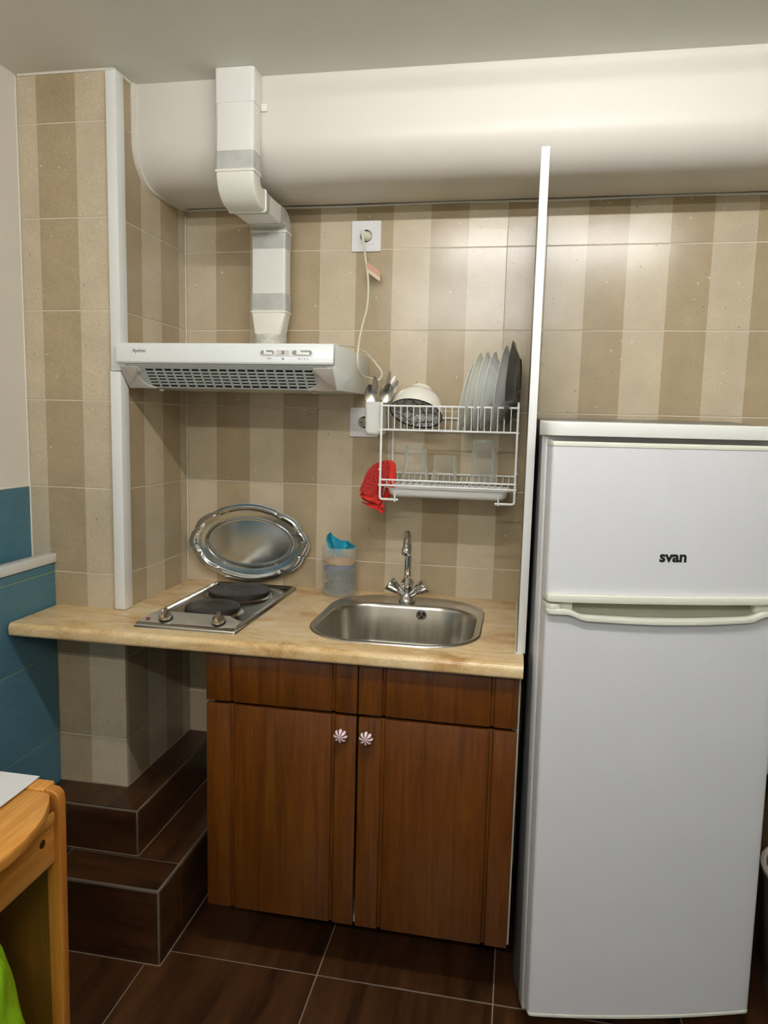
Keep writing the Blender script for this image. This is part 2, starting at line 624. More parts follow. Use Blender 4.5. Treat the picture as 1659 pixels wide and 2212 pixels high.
# frosted plastic: see-through shell with a milky body
m_frost, nt, b = newmat('frosted_plastic')
b.inputs['Base Color'].default_value = lin((232, 236, 230))
b.inputs['Roughness'].default_value = 0.35
tcn = N(nt, 'ShaderNodeTexCoord')
nn = noise_node(nt, 12, 3, 0.5, tcn.outputs['Object'])
mr = N(nt, 'ShaderNodeMapRange')
nt.links.new(nn.outputs[0], mr.inputs[0])
mr.inputs[3].default_value = 0.16
mr.inputs[4].default_value = 0.26
nt.links.new(mr.outputs[0], b.inputs['Alpha'])


def terry(name, c1, c2, sc=260):
    m, nt, b = newmat(name)
    tc = N(nt, 'ShaderNodeTexCoord')
    v = N(nt, 'ShaderNodeTexVoronoi')
    v.inputs['Scale'].default_value = sc
    nt.links.new(tc.outputs['Object'], v.inputs['Vector'])
    r = ramp(nt, v.outputs['Distance'], [(0.1, lin(c1)), (0.7, lin(c2))])
    nt.links.new(r.outputs[0], b.inputs['Base Color'])
    b.inputs['Roughness'].default_value = 0.85
    b.inputs['Sheen Weight'].default_value = 0.3
    bump(nt, b, v.outputs['Distance'], 1.0, -0.0015)
    return m


m_towel = terry('red_honeycomb_cloth', (226, 52, 36), (142, 14, 12))
m_towelh = plain('red_cloth_hem', (214, 46, 34), 0.8, bmp=0.4, bs=400)
m_bcloth = plain('turquoise_cloth', (38, 160, 190), 0.75, var=0.1, vs=30, bmp=0.4, bs=500)
m_orange = plain('orange_sponge', (216, 150, 60), 0.9, var=0.1, vs=60)
m_navy = plain('navy_sponge', (48, 66, 128), 0.9, var=0.1, vs=60)
m_scour = plain('steel_wool_grey', (84, 84, 86), 0.5, metal=0.4, var=0.45, vs=160, bmp=1.0, bs=220)
m_cloth = plain('white_table_cloth', (226, 224, 222), 0.8, var=0.02, bmp=0.3, bs=500)
m_lime = plain('lime_green_plastic', (158, 212, 36), 0.3, var=0.14, vs=14, bmp=0.8, bs=24)
m_knotm = plain('pine_knot', (70, 34, 12), 0.4)
m_brown = wood('brown_side_board', (48, 34, 14), (66, 48, 20), (84, 62, 30), 'z', 0.6, 0.5, 0.1)
m_greyp = plain('grey_plastic', (128, 118, 108), 0.35)

# bowl interior: grey with black star lines
m_bowl, nt, b = newmat('grey_star_pattern')
tcn = N(nt, 'ShaderNodeTexCoord')
sxn = N(nt, 'ShaderNodeSeparateXYZ')
nt.links.new(tcn.outputs['UV'], sxn.inputs[0])


def line_family(ang, period, width):
    a1 = N(nt, 'ShaderNodeMath', operation='MULTIPLY')
    nt.links.new(sxn.outputs[0], a1.inputs[0])
    a1.inputs[1].default_value = cos(ang) / period
    a2 = N(nt, 'ShaderNodeMath', operation='MULTIPLY_ADD')
    nt.links.new(sxn.outputs[1], a2.inputs[0])
    a2.inputs[1].default_value = sin(ang) / period
    nt.links.new(a1.outputs[0], a2.inputs[2])
    fr = N(nt, 'ShaderNodeMath', operation='FRACT')
    nt.links.new(a2.outputs[0], fr.inputs[0])
    s = N(nt, 'ShaderNodeMath', operation='SUBTRACT')
    nt.links.new(fr.outputs[0], s.inputs[0])
    s.inputs[1].default_value = 0.5
    ab = N(nt, 'ShaderNodeMath', operation='ABSOLUTE')
    nt.links.new(s.outputs[0], ab.inputs[0])
    return a2, ab


acc = 0.0
for ang in (0.2, 0.2 + pi / 3, 0.2 + 2 * pi / 3):  # three line families make the star lattice
    a2, ab = line_family(ang, 0.0235, 0.05)
    lt = N(nt, 'ShaderNodeMath', operation='LESS_THAN')
    nt.links.new(ab.outputs[0], lt.inputs[0])
    lt.inputs[1].default_value = 0.036
    mxn = N(nt, 'ShaderNodeMath', operation='MAXIMUM')
    if isinstance(acc, float):
        mxn.inputs[0].default_value = acc
    else:
        nt.links.new(acc, mxn.inputs[0])
    nt.links.new(lt.outputs[0], mxn.inputs[1])
    acc = mxn.outputs[0]
nt.links.new(mix(nt, acc, lin((224, 224, 220)), lin((26, 26, 30))), b.inputs['Base Color'])
b.inputs['Roughness'].default_value = 0.25

# red and white striped knob (sectors around local Z)
m_knob, nt, b = newmat('candy_stripe_ceramic')
tcn = N(nt, 'ShaderNodeTexCoord')
sxn = N(nt, 'ShaderNodeSeparateXYZ')
nt.links.new(tcn.outputs['Object'], sxn.inputs[0])
at = N(nt, 'ShaderNodeMath', operation='ARCTAN2')
nt.links.new(sxn.outputs[2], at.inputs[0])
nt.links.new(sxn.outputs[0], at.inputs[1])
mu = N(nt, 'ShaderNodeMath', operation='MULTIPLY_ADD')
nt.links.new(at.outputs[0], mu.inputs[0])
mu.inputs[1].default_value = 8.0
mu.inputs[2].default_value = -8 * pi / 2
co = N(nt, 'ShaderNodeMath', operation='COSINE')
nt.links.new(mu.outputs[0], co.inputs[0])
lt = N(nt, 'ShaderNodeMath', operation='LESS_THAN')
nt.links.new(co.outputs[0], lt.inputs[0])
lt.inputs[1].default_value = -0.35
nt.links.new(mix(nt, lt.outputs[0], lin((236, 232, 228)), lin((150, 30, 62))), b.inputs['Base Color'])
b.inputs['Roughness'].default_value = 0.12
b.inputs['Coat Weight'].default_value = 0.6

# printed tag
m_tag, nt, b = newmat('red_printed_tag')
tcn = N(nt, 'ShaderNodeTexCoord')
sxn = N(nt, 'ShaderNodeSeparateXYZ')
nt.links.new(tcn.outputs['UV'], sxn.inputs[0])
sn = N(nt, 'ShaderNodeMath', operation='MULTIPLY')
nt.links.new(sxn.outputs[1], sn.inputs[0])
sn.inputs[1].default_value = 75.0
co = N(nt, 'ShaderNodeMath', operation='SINE')
nt.links.new(sn.outputs[0], co.inputs[0])
gt = N(nt, 'ShaderNodeMath', operation='GREATER_THAN')
nt.links.new(co.outputs[0], gt.inputs[0])
gt.inputs[1].default_value = -0.2
g2 = N(nt, 'ShaderNodeMath', operation='GREATER_THAN')
nt.links.new(sxn.outputs[1], g2.inputs[0])
g2.inputs[1].default_value = 0.36
g3 = N(nt, 'ShaderNodeMath', operation='MULTIPLY')
nt.links.new(gt.outputs[0], g3.inputs[0])
nt.links.new(g2.outputs[0], g3.inputs[1])
nt.links.new(mix(nt, g3.outputs[0], lin((226, 206, 178)), lin((214, 120, 100))), b.inputs['Base Color'])
b.inputs['Roughness'].default_value = 0.6

# ------------------------------------------------------------------ room shell
CZ = 2.411
XR = 2.55
YB = -4.3
floor_o = struct('floor', MB().box(-0.42, XR + 0.1, YB - 0.1, 0.1, -0.12, -0.0015), m_fgr, smooth=0)
ceil_o = struct('ceiling', MB().box(-0.42, XR + 0.1, YB - 0.1, 0.1, CZ, CZ + 0.1), m_ceil, smooth=0)
wb = struct('wall_back', MB().box(-0.42, XR + 0.1, 0.0018, 0.12, 0, CZ), m_grout, smooth=0)
wl = struct('wall_left', MB().box(-0.42, -0.298, YB, -0.4, 0, CZ), m_paint, smooth=0)
wr = struct('wall_right', MB().box(XR, XR + 0.1, YB, 0.0, 0, CZ), m_paint, smooth=0)
wf = struct('wall_front', MB().box(-0.42, XR + 0.1, YB - 0.1, YB, 0, CZ), m_paint, smooth=0)
pil = struct('wall_corner', MB().box(-0.42, -0.0018, -0.4272, 0.01, 0.3545, CZ), m_grout, smooth=0)

G = 0.0017  # half joint


def tiles_x(parent, mat, xs, zs, y0, y1, skip=None):
    for j in range(len(zs) - 1):
        for i in range(len(xs) - 1):
            if skip and skip(xs[i], xs[i + 1], zs[j], zs[j + 1]):
                continue
            build('tile', MB().box(xs[i] + 0.0008, xs[i + 1] - 0.0008, y0, y1, zs[j] + G, zs[j + 1] - G), mat, parent, bevel=0.0006, seg=1)


rows = [0.0] + [GZ(j) for j in range(8, 0, -1)] + [2.22]
bx = [0.0]
for k in (2, 3, 8, 9, 14, 15, 20):
    bx.append(X0 + k * SS)
bx.append(XR)
tiles_x(wb, m_back, bx, rows, 0.0, 0.008)
frows = [0.354] + [GZ(j) for j in range(7, -1, -1)] + [CZ]
tiles_x(pil, m_front, [-0.298, -0.001], frows, -0.429, -0.421)
for j in range(len(frows) - 1):
    build('tile', MB().box(-0.008, 0.0, -0.4285, -0.001, frows[j] + G, frows[j + 1] - G), m_side, pil, bevel=0.0006, seg=1)

# left wall: blue tiled dado with a ledge
BL = struct('wall_ledge', MB().box(-0.299, -0.2245, YB, -0.4295, 0, 1.0475), m_gyel, smooth=0)
blz = [0.0] + [GZ(j) for j in (8, 7, 6, 5)][0:0] + [0.2512, GZ(7), GZ(6), GZ(5), 1.042]
by = [YB, -4.03, -3.43, -2.83, -2.23, -1.63, -1.03, -0.4305]
for j in range(len(blz) - 1):
    for i in range(len(by) - 1):
        build('tile', MB().box(-0.2325, -0.222, by[i] + G, by[i + 1] - G, blz[j] + G, blz[j + 1] - G), m_blue, BL, bevel=0.0006, seg=1)
for i in range(len(by) - 1):
    build('tile', MB().box(-0.2955, -0.246, by[i] + G, by[i + 1] - G, 1.0465, 1.0505), m_bluet, BL, bevel=0.0005, seg=1)
for i in range(len(by) - 1):
    build('tile', MB().box(-0.305, -0.2955, by[i] + G, by[i + 1] - G, 1.0535, 1.262), m_blue, wl, bevel=0.0006, seg=1)
struct('trim_1', MB().box(-0.246, -0.2165, YB, -0.4295, 1.0395, 1.0665), m_trim, bevel=0.002)
bd = MB()
bd.tube([(-0.2965, YB, 1.2655), (-0.2965, -1.5, 1.2655), (-0.2965, -0.436, 1.2655)], 0.0035, 6)
bd.tube([(-0.2955, -0.4315, 1.05), (-0.2955, -0.4315, 1.27)], 0.0028, 6)
bd.tube([(-0.2965, -0.4315, 1.26), (-0.2975, -0.4315, 1.8), (-0.2975, -0.4315, 2.405)], 0.0025, 6)
struct('trim_2', bd, m_caulk)
# dado on the other walls of the room, behind the camera
for nm, x0, x1, y0, y1 in (('trim_3', XR - 0.012, XR, YB, -0.9), ('trim_4', -0.2, XR - 0.012, YB, YB + 0.012)):
    struct(nm, MB().box(x0, x1, y0, y1, 0, 1.27), m_blue, smooth=0)

# corner guards on the pilaster
lsh = [(-0.019, -0.440), (0.0115, -0.440), (0.0115, -0.399), (0.0, -0.399), (0.0, -0.429), (-0.019, -0.429)]
struct('trim_5', MB().prism(lsh, 'z', 1.604, 2.402), m_trim, bevel=0.0012)
lsh2 = [(-0.021, -0.4425), (0.0112, -0.4425), (0.0112, -0.399), (0.0, -0.399), (0.0, -0.429), (-0.021, -0.429)]
struct('trim_6', MB().prism(lsh2, 'z', 0.9115, 1.602), m_trim, bevel=0.0012)

# soffit with rounded lower edge
sp = [(0.03, CZ + 0.02), (-0.332, CZ + 0.02), (-0.331, 2.31)]
for i in range(13):
    a = i / 12 * pi / 2
    sp.append((-0.215 - 0.116 * cos(a), 2.262 - 0.110 * sin(a)))
sp += [(-0.12, 2.153), (-0.03, 2.158), (-0.006, 2.166), (0.03, 2.17)]
sof = struct('wall_soffit', MB().prism(sp, 'x', 0.0, XR + 0.05), m_sof, smooth=50)
sp2 = [(y * 1.02 - 0.004 if y < 0 else y, z - 0.006 if z < 2.3 else z) for y, z in sp]
struct('trim_7', MB().prism(sp2, 'x', -0.002, 0.011), m_caulk, smooth=50)
cb = MB()
cb.tube([(0.0, -0.0045, z) for z in (0.915, 1.5, 2.14)], 0.0022, 6)
cb.tube([(-0.29, -0.431, CZ - 0.002), (0.0, -0.431, CZ - 0.002)], 0.004, 6)
cb.tube([(0.002, -0.43, CZ - 0.002), (0.002, -0.33, CZ - 0.002)], 0.004, 6)
cb.tube([(x, -0.003, 2.160 + 0.0015 * sin(x * 9)) for x in [i * 0.1 for i in range(26)]], 0.004, 6)
struct('trim_8', cb, m_caulk)

# partition between worktop and fridge, edge on
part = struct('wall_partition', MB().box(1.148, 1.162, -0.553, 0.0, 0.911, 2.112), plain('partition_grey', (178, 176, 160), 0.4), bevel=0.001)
struct('trim_9', MB().box(1.1452, 1.1650, -0.561, -0.548, 0.912, 2.114), m_white, bevel=0.0015)
cb = MB()
cb.tube([(1.144, -0.01, 0.912), (1.1435, -0.3, 0.912), (1.142, -0.558, 0.9125), (1.147, -0.5645, 0.9125), (1.159, -0.5635, 0.912)], 0.0032, 7)
struct('trim_10', cb, m_caulk)

# floor tiles
fx = [-0.278 + 0.468 * i for i in range(7)]
fx[-1] = XR
fy = [0.0, -0.157, -0.625, -1.093, -1.561, -2.029, -2.497, -2.965, -3.433, -3.901, YB]
for i in range(len(fx) - 1):
    for j in range(len(fy) - 1):
        build('tile', MB().box(fx[i] + 0.0018, fx[i + 1] - 0.0018, fy[j + 1] + 0.0018, fy[j] - 0.0018, -0.01, 0.0), m_fly, floor_o, bevel=0.0006, seg=1)

# ------------------------------------------------------------------ tiled steps
def step(loc, label, x1, yf, z0, z1, xj, yj, mtop):
    t = thing('step', label, 'step', loc)
    build('core', MB().box(-0.2215, x1 - 0.0035, yf + 0.0035, -0.001, z0, z1 - 0.0012), m_sgr, t, bevel=0.002)
    e = 0.007
    xs = [-0.2215] + xj + [x1 - e]
    ys = [yf + e] + yj + [-0.002]
    for a in range(len(xs) - 1):
        for b_ in range(len(ys) - 1):
            build('tile', MB().box(xs[a] + G, xs[a + 1] - G, ys[b_] + G, ys[b_ + 1] - G, z1 - 0.009, z1), mtop[b_], t, bevel=0.0006, seg=1)
    build('tile', MB().box(-0.2215, x1 - e, yf, yf + 0.008, z0 + 0.002, z1 - e), m_flx, t, bevel=0.0006, seg=1)
    for b_ in range(len(ys) - 1):
        build('tile', MB().box(x1 - 0.008, x1, ys[b_] + G, ys[b_ + 1] - G, z0 + 0.002, z1 - e), m_fly, t, bevel=0.0006, seg=1)
    bd_ = MB().box(-0.2215, x1 + 0.0015, yf - 0.0022, yf + 0.002, z0, z0 + 0.0016).box(x1 - 0.002, x1 + 0.0022, yf, -0.002, z0, z0 + 0.0016)
    build('grout_line', bd_, m_fgr, t)
    return t


step((0, -0.34, 0), 'lower dark wood-look tiled step resting on the floor beside the brown cabinet', 0.235, -0.684, 0.0, 0.215, [-0.105], [-0.555], [m_flx, m_fly])
# upper step keeps clear of the pilaster behind it
t = thing('step', 'upper dark wood-look tiled step below the striped corner pilaster', 'step', (0, -0.28, 0.215))
build('core', MB().prism([(-0.2215, -0.5445), (0.0965, -0.5445), (0.0965, -0.001), (0.001, -0.001), (0.001, -0.43), (-0.2215, -0.43)], 'z', 0.2155, 0.3505), m_sgr, t, bevel=0.002)
build('tile', MB().prism([(-0.2215, -0.541), (0.093, -0.541), (0.093, -0.4225), (0.0015, -0.4225), (0.0015, -0.431), (-0.2215, -0.431)], 'z', 0.345, 0.354), m_fly, t, bevel=0.0006, seg=1)
build('tile', MB().box(0.0015, 0.093, -0.420, -0.002, 0.345, 0.354), m_fly, t, bevel=0.0006, seg=1)
build('tile', MB().box(-0.2215, 0.093, -0.548, -0.540, 0.2175, 0.347), m_flx, t, bevel=0.0006, seg=1)
build('tile', MB().box(0.092, 0.100, -0.541, -0.002, 0.2175, 0.347), m_fly, t, bevel=0.0006, seg=1)

build('grout_line', MB().box(-0.2215, 0.1015, -0.5502, -0.546, 0.2152, 0.2168).box(0.098, 0.1022, -0.548, -0.002, 0.2152, 0.2168), m_fgr, t)
build('grout_line', MB().box(-0.2215, 0.002, -0.4325, -0.429, 0.354, 0.3565).box(-0.0005, 0.0025, -0.4295, -0.002, 0.354, 0.3565), m_fgr, t)
# ------------------------------------------------------------------ ceiling lamp (just above the frame) and added fill lamp behind the camera
for LP, lpow, llab in LAMPS:
    t = thing('ceiling_lamp', llab, 'lamp', LP)
    lx, ly, lz = LP
    build('housing', MB().box(lx - LAMP_LEN / 2 - 0.03, lx + LAMP_LEN / 2 + 0.03, ly - 0.03, ly + 0.03, lz + 0.020, CZ - 0.0005), m_white, t, bevel=0.003)
    for s in (-1, 1):
        build('end_cap', MB().box(lx + s * (LAMP_LEN / 2 + 0.012) - 0.01, lx + s * (LAMP_LEN / 2 + 0.012) + 0.01, ly - 0.014, ly + 0.014, lz - 0.014, lz + 0.023), m_white, t, bevel=0.002)
    m_lamp, nt, b = newmat('fluorescent_tube')
    em = N(nt, 'ShaderNodeEmission')
    em.inputs[0].default_value = (0.985, 0.99, 0.985, 1)
    em.inputs[1].default_value = LAMP_POWER * lpow
    nt.links.new(em.outputs[0], nt.nodes['Material Output'].inputs[0])
    build('tube', MB().cyl((lx - LAMP_LEN / 2, ly, lz), (lx + LAMP_LEN / 2, ly, lz), 0.013, 12), m_lamp, t)

# ------------------------------------------------------------------ worktop
def rounded_front(yf, zt, zb, r=0.014):
    pts = [(-0.001, zb), (-0.001, zt)]
    for i in range(7):
        a = pi / 2 + i / 6 * pi / 2
        pts.append((yf + r + r * cos(a), zt - r + r * sin(a)))
    for i in range(5):
        a = pi + i / 4 * pi / 2
        pts.append((yf + 0.009 + 0.009 * cos(a), zb + 0.009 + 0.009 * sin(a)))
    return pts


def worktop():
    prof = rounded_front(-0.648, 0.910, 0.874)
    me = bpy.data.meshes.new('tmpw')
    mb = MB().prism(prof, 'x', 0.001, 1.161)
    o = build('worktop', mb, m_lam, None, smooth=0)
    # left wing in front of the pilaster
    mb2 = MB().prism([(min(y, -0.4295) if y > -0.5 else y, z) for y, z in prof], 'x', -0.2155, 0.001)
    me2 = build('wing', mb2, m_lam, None, smooth=0)
    c1 = build('cut', MB().loft([rrect(0.81, -0.315, 0.228, 0.245, 0.115, 0.80, 10), rrect(0.81, -0.315, 0.228, 0.245, 0.115, 1.0, 10)]), m_lam, None)
    c2 = build('cut', MB().box(0.135, 0.395, -0.565, -0.06, 0.80, 1.0), m_lam, None)
    for c, op in ((me2, 'UNION'), (c1, 'DIFFERENCE'), (c2, 'DIFFERENCE')):
        md = o.modifiers.new('b', 'BOOLEAN')
        md.object = c
        md.operation = op
        md.solver = 'EXACT'
    bpy.context.view_layer.update()
    nm = bpy.data.meshes.new_from_object(o.evaluated_get(bpy.context.evaluated_depsgraph_get()))
    o.modifiers.clear()
    o.data = nm
    for c in (me2, c1, c2):
        bpy.data.objects.remove(c, do_unlink=True)
    for p in nm.polygons:
        p.use_smooth = True
    nm.set_sharp_from_angle(angle=radians(30))
    o['label'] = 'beige stone-look laminate worktop with rounded front edge over the brown cabinet'
    o['category'] = 'worktop'
    return o


worktop()

# ------------------------------------------------------------------ base cabinet
t = thing('base_cabinet', 'dark brown stained oak sink cabinet with two grooved doors under the worktop', 'cabinet', (0.75, -0.3, 0))
cx0, cx1 = 0.3445, 1.158
cf = -0.600
ca = MB()
ca.box(cx0, cx0 + 0.016, cf, -0.02, 0.153, 0.8735)
ca.box(cx1 - 0.016, cx1, cf, -0.02, 0.153, 0.8735)
ca.box(cx0 + 0.016, cx1 - 0.016, cf, -0.02, 0.153, 0.169)
ca.box(cx0 + 0.016, cx1 - 0.016, -0.03, -0.02, 0.169, 0.72)
build('carcass', ca, m_mel, t)


def grooved(x0, x1, z0, z1, grooves, y=-0.618, th=0.018):
    pts = [(x0, y + th), (x0, y)]
    for g in grooves:
        pts += [(g - 0.0055, y), (g - 0.0030, y + 0.0075), (g + 0.0030, y + 0.0075), (g + 0.0055, y)]
    pts += [(x1, y), (x1, y + th)]
    return MB().prism(pts, 'z', z0, z1)


KN = []
for (x0, x1, gr, kx, kz) in ((cx0 - 0.001, 0.7505, (0.4145, 0.6900), 0.7155, 0.6855), (0.7565, 1.1535, (0.8205, 1.0915), 0.7815, 0.6855)):
    d = build('door', grooved(x0, x1, 0.1545, 0.729, gr), m_oak, t, bevel=0.0018)
    KN.append((d, kx, kz))
for (x0, x1, gr) in ((cx0 - 0.001, 0.7518, (0.4145, 0.6900)), (0.7548, 1.1535, (0.8205, 1.0915))):
    build('front_panel', grooved(x0, x1, 0.7375, 0.8728, gr), m_oak, t, bevel=0.0015)
ro = Matrix.Rotation(pi / 2, 3, 'X')
for d, kx, kz in KN:
    kb = MB()
    prof = [(0.006, 0.0), (0.0065, 0.006), (0.0085, 0.010), (0.0145, 0.013), (0.0172, 0.0175), (0.0165, 0.022), (0.0125, 0.0255), (0.0065, 0.0275), (0.0, 0.028)]
    kb.lathe(prof, (0, 0, 0), 64, ro, rfun=lambda a, r, z: 1 + (0.075 * cos(8 * (a - pi / 2)) if r > 0.009 else 0))
    kn = build('knob', kb, m_knob, None, smooth=60)
    kn.parent = d
    kn['label'] = 'red and white candy striped round knob'
    kn.location = Vector((kx, -0.6225, kz)) - ORG[t.name]
    st = build('stem', MB().cyl((kx, -0.618, kz), (kx, -0.6235, kz), 0.004, 10), m_knobm, d)
for x, y in ((0.40, -0.33), (1.10, -0.33), (0.40, -0.08), (1.10, -0.08)):
    build('leg', MB().lathe([(0.022, 0.0), (0.022, 0.012), (0.015, 0.02), (0.015, 0.14), (0.024, 0.153)], (x, y, 0), 16, cap0=True, cap1=True), m_blackp, t)

# ------------------------------------------------------------------ fridge
TH = radians(13)
fu = Vector((cos(TH), sin(TH), 0))
fv = Vector((-sin(TH), cos(TH), 0))
FO = Vector((1.2110, -0.7095, 0))


def F(u, v, z):
    p = FO + fu * u + fv * v
    # very slight lean to the left, as it stands
    return (p.x - 0.0085 * z, p.y, z)


FWID = 0.5475


def bow(u):
    return -0.013 * sin(pi * min(max(u / FWID, 0), 1)) ** 0.8


def fcol(u, vf, vb, zb, zt, bw=1.0):
    return [F(u, vf + bw * bow(u), zb), F(u, vf + bw * bow(u), zt), F(u, vb, zt), F(u, vb, zb)]


us = [0.0, 0.0015, 0.004, 0.009, 0.03, 0.08, 0.15, 0.22, 0.28, 0.34, 0.41, 0.47, 0.52, FWID - 0.009, FWID - 0.004, FWID - 0.0015, FWID]


def er(u, r=0.008):
    d = min(u, FWID - u)
    return r - sqrt(max(0, r * r - (r - min(d, r)) ** 2)) if d < r else 0.0


t = thing('fridge', 'white two-door fridge freezer standing right of the worktop', 'fridge', (1.46, -0.35, 0))
PBX = 1.1745
A_ = F(0, 0.052, 0)
D_ = F(FWID, 0.052, 0)
kk = (A_[0] - PBX) / sin(TH)
Bp = (PBX, A_[1] + kk * cos(TH))
outline = [(A_[0], A_[1]), (D_[0], D_[1]), (D_[0], -0.05), (PBX, -0.05), (Bp[0], Bp[1])]
nb = len(outline)
ztop = [1.4560, 1.4560, 1.504, 1.504, 1.4905]
ztop[0] = ztop[1] = 1.4845
ob = outline
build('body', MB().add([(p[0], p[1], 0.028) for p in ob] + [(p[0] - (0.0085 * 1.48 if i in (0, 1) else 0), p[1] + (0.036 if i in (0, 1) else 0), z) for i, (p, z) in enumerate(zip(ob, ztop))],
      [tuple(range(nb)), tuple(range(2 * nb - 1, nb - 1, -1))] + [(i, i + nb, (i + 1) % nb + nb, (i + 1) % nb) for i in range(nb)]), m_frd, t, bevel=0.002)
# light front frame of the body
fr = MB()
fr.cols([fcol(u, 0.051, 0.088, 0.03, 1.4560, 0) for u in (-0.002, FWID + 0.002)])
build('front_frame', fr, m_fr, t, bevel=0.003)
ga = MB()
ga.cols([fcol(u, 0.043, 0.0512, 0.075, 1.038, 0) for u in (0.008, FWID - 0.008)])
ga.cols([fcol(u, 0.043, 0.0512, 1.10, 1.44, 0) for u in (0.008, FWID - 0.008)])
build('door_gasket', ga, m_gask, t)
# body top rises slightly to the back, white moulding along its front edge
def mcol(u):
    s_ = min(u, FWID - u)
    vf = {-0.008: 0.050, -0.0065: 0.034, -0.001: 0.020, 0.010: 0.006, 0.022: -0.001}.get(round(s_, 4), -0.004 + bow(u) * 0.7)
    return [F(u, vf + 0.002, 1.4565), F(u, vf, 1.4865), F(u, 0.088, 1.4895), F(u, 0.088, 1.4565)]


build('top_moulding', MB().cols([mcol(u) for u in [-0.008, -0.0065, -0.001, 0.010, 0.022, 0.06, 0.12, 0.20, 0.274, 0.35, 0.43, 0.49, FWID - 0.022, FWID - 0.010, FWID + 0.001, FWID + 0.0065, FWID + 0.008]]), m_slab, t, bevel=0.005, seg=3, smooth=60)

# freezer door
dr = build('door', MB().cols([fcol(u, er(u), 0.045, 1.104, 1.433) for u in us]), m_fr, t, smooth=40)
build('door_trim', MB().cols([fcol(u, er(u) - 0.001, 0.046, 1.4335, 1.4445) for u in us]), m_frw, dr, bevel=0.002)
build('door_trim', MB().cols([fcol(u, er(u, 0.012) - 0.012, 0.046, 1.0865, 1.1035) for u in us]), m_frw, dr, bevel=0.002)
# fridge door


def hz(u):
    s = min(u, FWID - u)
    if s < 0.045:
        return 1.066
    if s < 0.085:
        q = (s - 0.045) / 0.04
        q = q * q * (3 - 2 * q)
        return 1.066 - 0.013 * q
    q = (s - 0.085) / (FWID / 2 - 0.085)
    return 1.053 - 0.006 * sin(q * pi / 2)


ush = [0.0, 0.0015, 0.004, 0.009, 0.03, 0.045, 0.052, 0.06, 0.068, 0.076, 0.085, 0.12, 0.18, 0.24, 0.30, 0.36, 0.42, 0.44, 0.4625, 0.471, 0.479, 0.487, 0.495, 0.5025, 0.52, FWID - 0.009, FWID - 0.004, FWID - 0.0015, FWID]
dr2 = build('door', MB().cols([fcol(u, er(u), 0.045, 0.066, hz(u) - 0.007) for u in ush]), m_fr, t, smooth=40)
hd = build('handle', MB().cols([fcol(u, er(u, 0.012) - 0.014, 0.012 if 0.05 < u < 0.4975 else 0.045, hz(u) - 0.0075, hz(u) + (0.0035 if 0.06 < u < 0.4875 else 0.004)) for u in ush]), m_frw, dr2, bevel=0.0025)
for a, b2 in ((0.0, 0.062), (FWID - 0.062, FWID)):
    cc = [a + (b2 - a) * i / 8 for i in range(9)]
    build('handle_end', MB().cols([fcol(u, (er(u, 0.012) - 0.0135) if min(u, FWID - u) < 0.02 else -0.0135 + 0.022 * min(1, (min(u, FWID - u) - 0.02) / 0.02), 0.045, hz(u), 1.0815) for u in cc]), m_frw, dr2, bevel=0.002)
rc = MB()
for i in range(16):
    pass
rc.loft([[F(u, 0.012 + bow(u), hz(u) - 0.004), F(u, 0.034, 1.081), F(u, 0.044, 1.081), F(u, 0.044, hz(u) - 0.004)] for u in [0.045 + (FWID - 0.09) * i / 20 for i in range(21)]])
build('handle_recess', rc, m_frrec, dr2)
build('door_trim', MB().cols([fcol(u, er(u) - 0.0015, 0.046, 0.058, 0.0665) for u in us]), m_frw, dr2, bevel=0.0015)
mw = Matrix((fu, Vector((0, 0, 1)), -fv)).transposed().to_4x4()
lu = 0.2795
lp = F(lu, bow(lu) - 0.0004, 1.193)
mw.translation = Vector(lp)
text_part('logo', 'svan', 0.0345, m_ink, dr, mw, bold=0.0011, xs=1.04)
for u, v in ((0.05, 0.1), (FWID - 0.05, 0.1)):
    p = F(u, v, 0)
    build('foot', MB().lathe([(0.018, 0.0), (0.018, 0.01), (0.011, 0.012), (0.011, 0.03)], p, 14, cap0=True, cap1=True), m_blackp, t)
for x in (PBX + 0.05, D_[0] - 0.05):
    build('foot', MB().lathe([(0.018, 0.0), (0.018, 0.01), (0.011, 0.012), (0.011, 0.03)], (x, -0.1, 0), 14, cap0=True, cap1=True), m_blackp, t)

# ------------------------------------------------------------------ extractor hood
t = thing('extractor_hood', 'white slim extractor hood mounted over the two-ring hob', 'extractor hood', (0.323, -0.23, 1.56))
hx0, hx1 = 0.0125, 0.634
hb = [(-0.002, 1.566), (-0.002, 1.687), (-0.447, 1.6785), (-0.447, 1.628), (-0.455, 1.622), (-0.398, 1.5605)]
build('body', MB().prism(hb, 'x', hx0 + 0.001, hx1), m_hood, t, bevel=0.0015)
fp = build('front_panel', MB().prism([(-0.446, 1.6795), (-0.457, 1.6795), (-0.462, 1.675), (-0.4655, 1.629), (-0.462, 1.6235), (-0.446, 1.6235)], 'x', hx0 - 0.001, hx1 + 0.001), m_hood, t, bevel=0.0012)


def hs(s, off=0.0):
    """point (y,z) on the sloping underside, s 0..1 from front to back, off outwards"""
    y = -0.455 + 0.057 * s
    z = 1.622 - 0.0615 * s
    nrm = Vector((-0.0615, -0.057)).normalized()
    return (y + nrm.x * off, z + nrm.y * off)


def slope_slab(x0, x1, s0, s1, o0, o1):
    return [hs(s0, o0), hs(s0, o1), hs(s1, o1), hs(s1, o0)], x0, x1


def sslab(mb, x0, x1, s0, s1, o0, o1):
    q, a, c = slope_slab(x0, x1, s0, s1, o0, o1)
    return mb.prism(q, 'x', a, c)


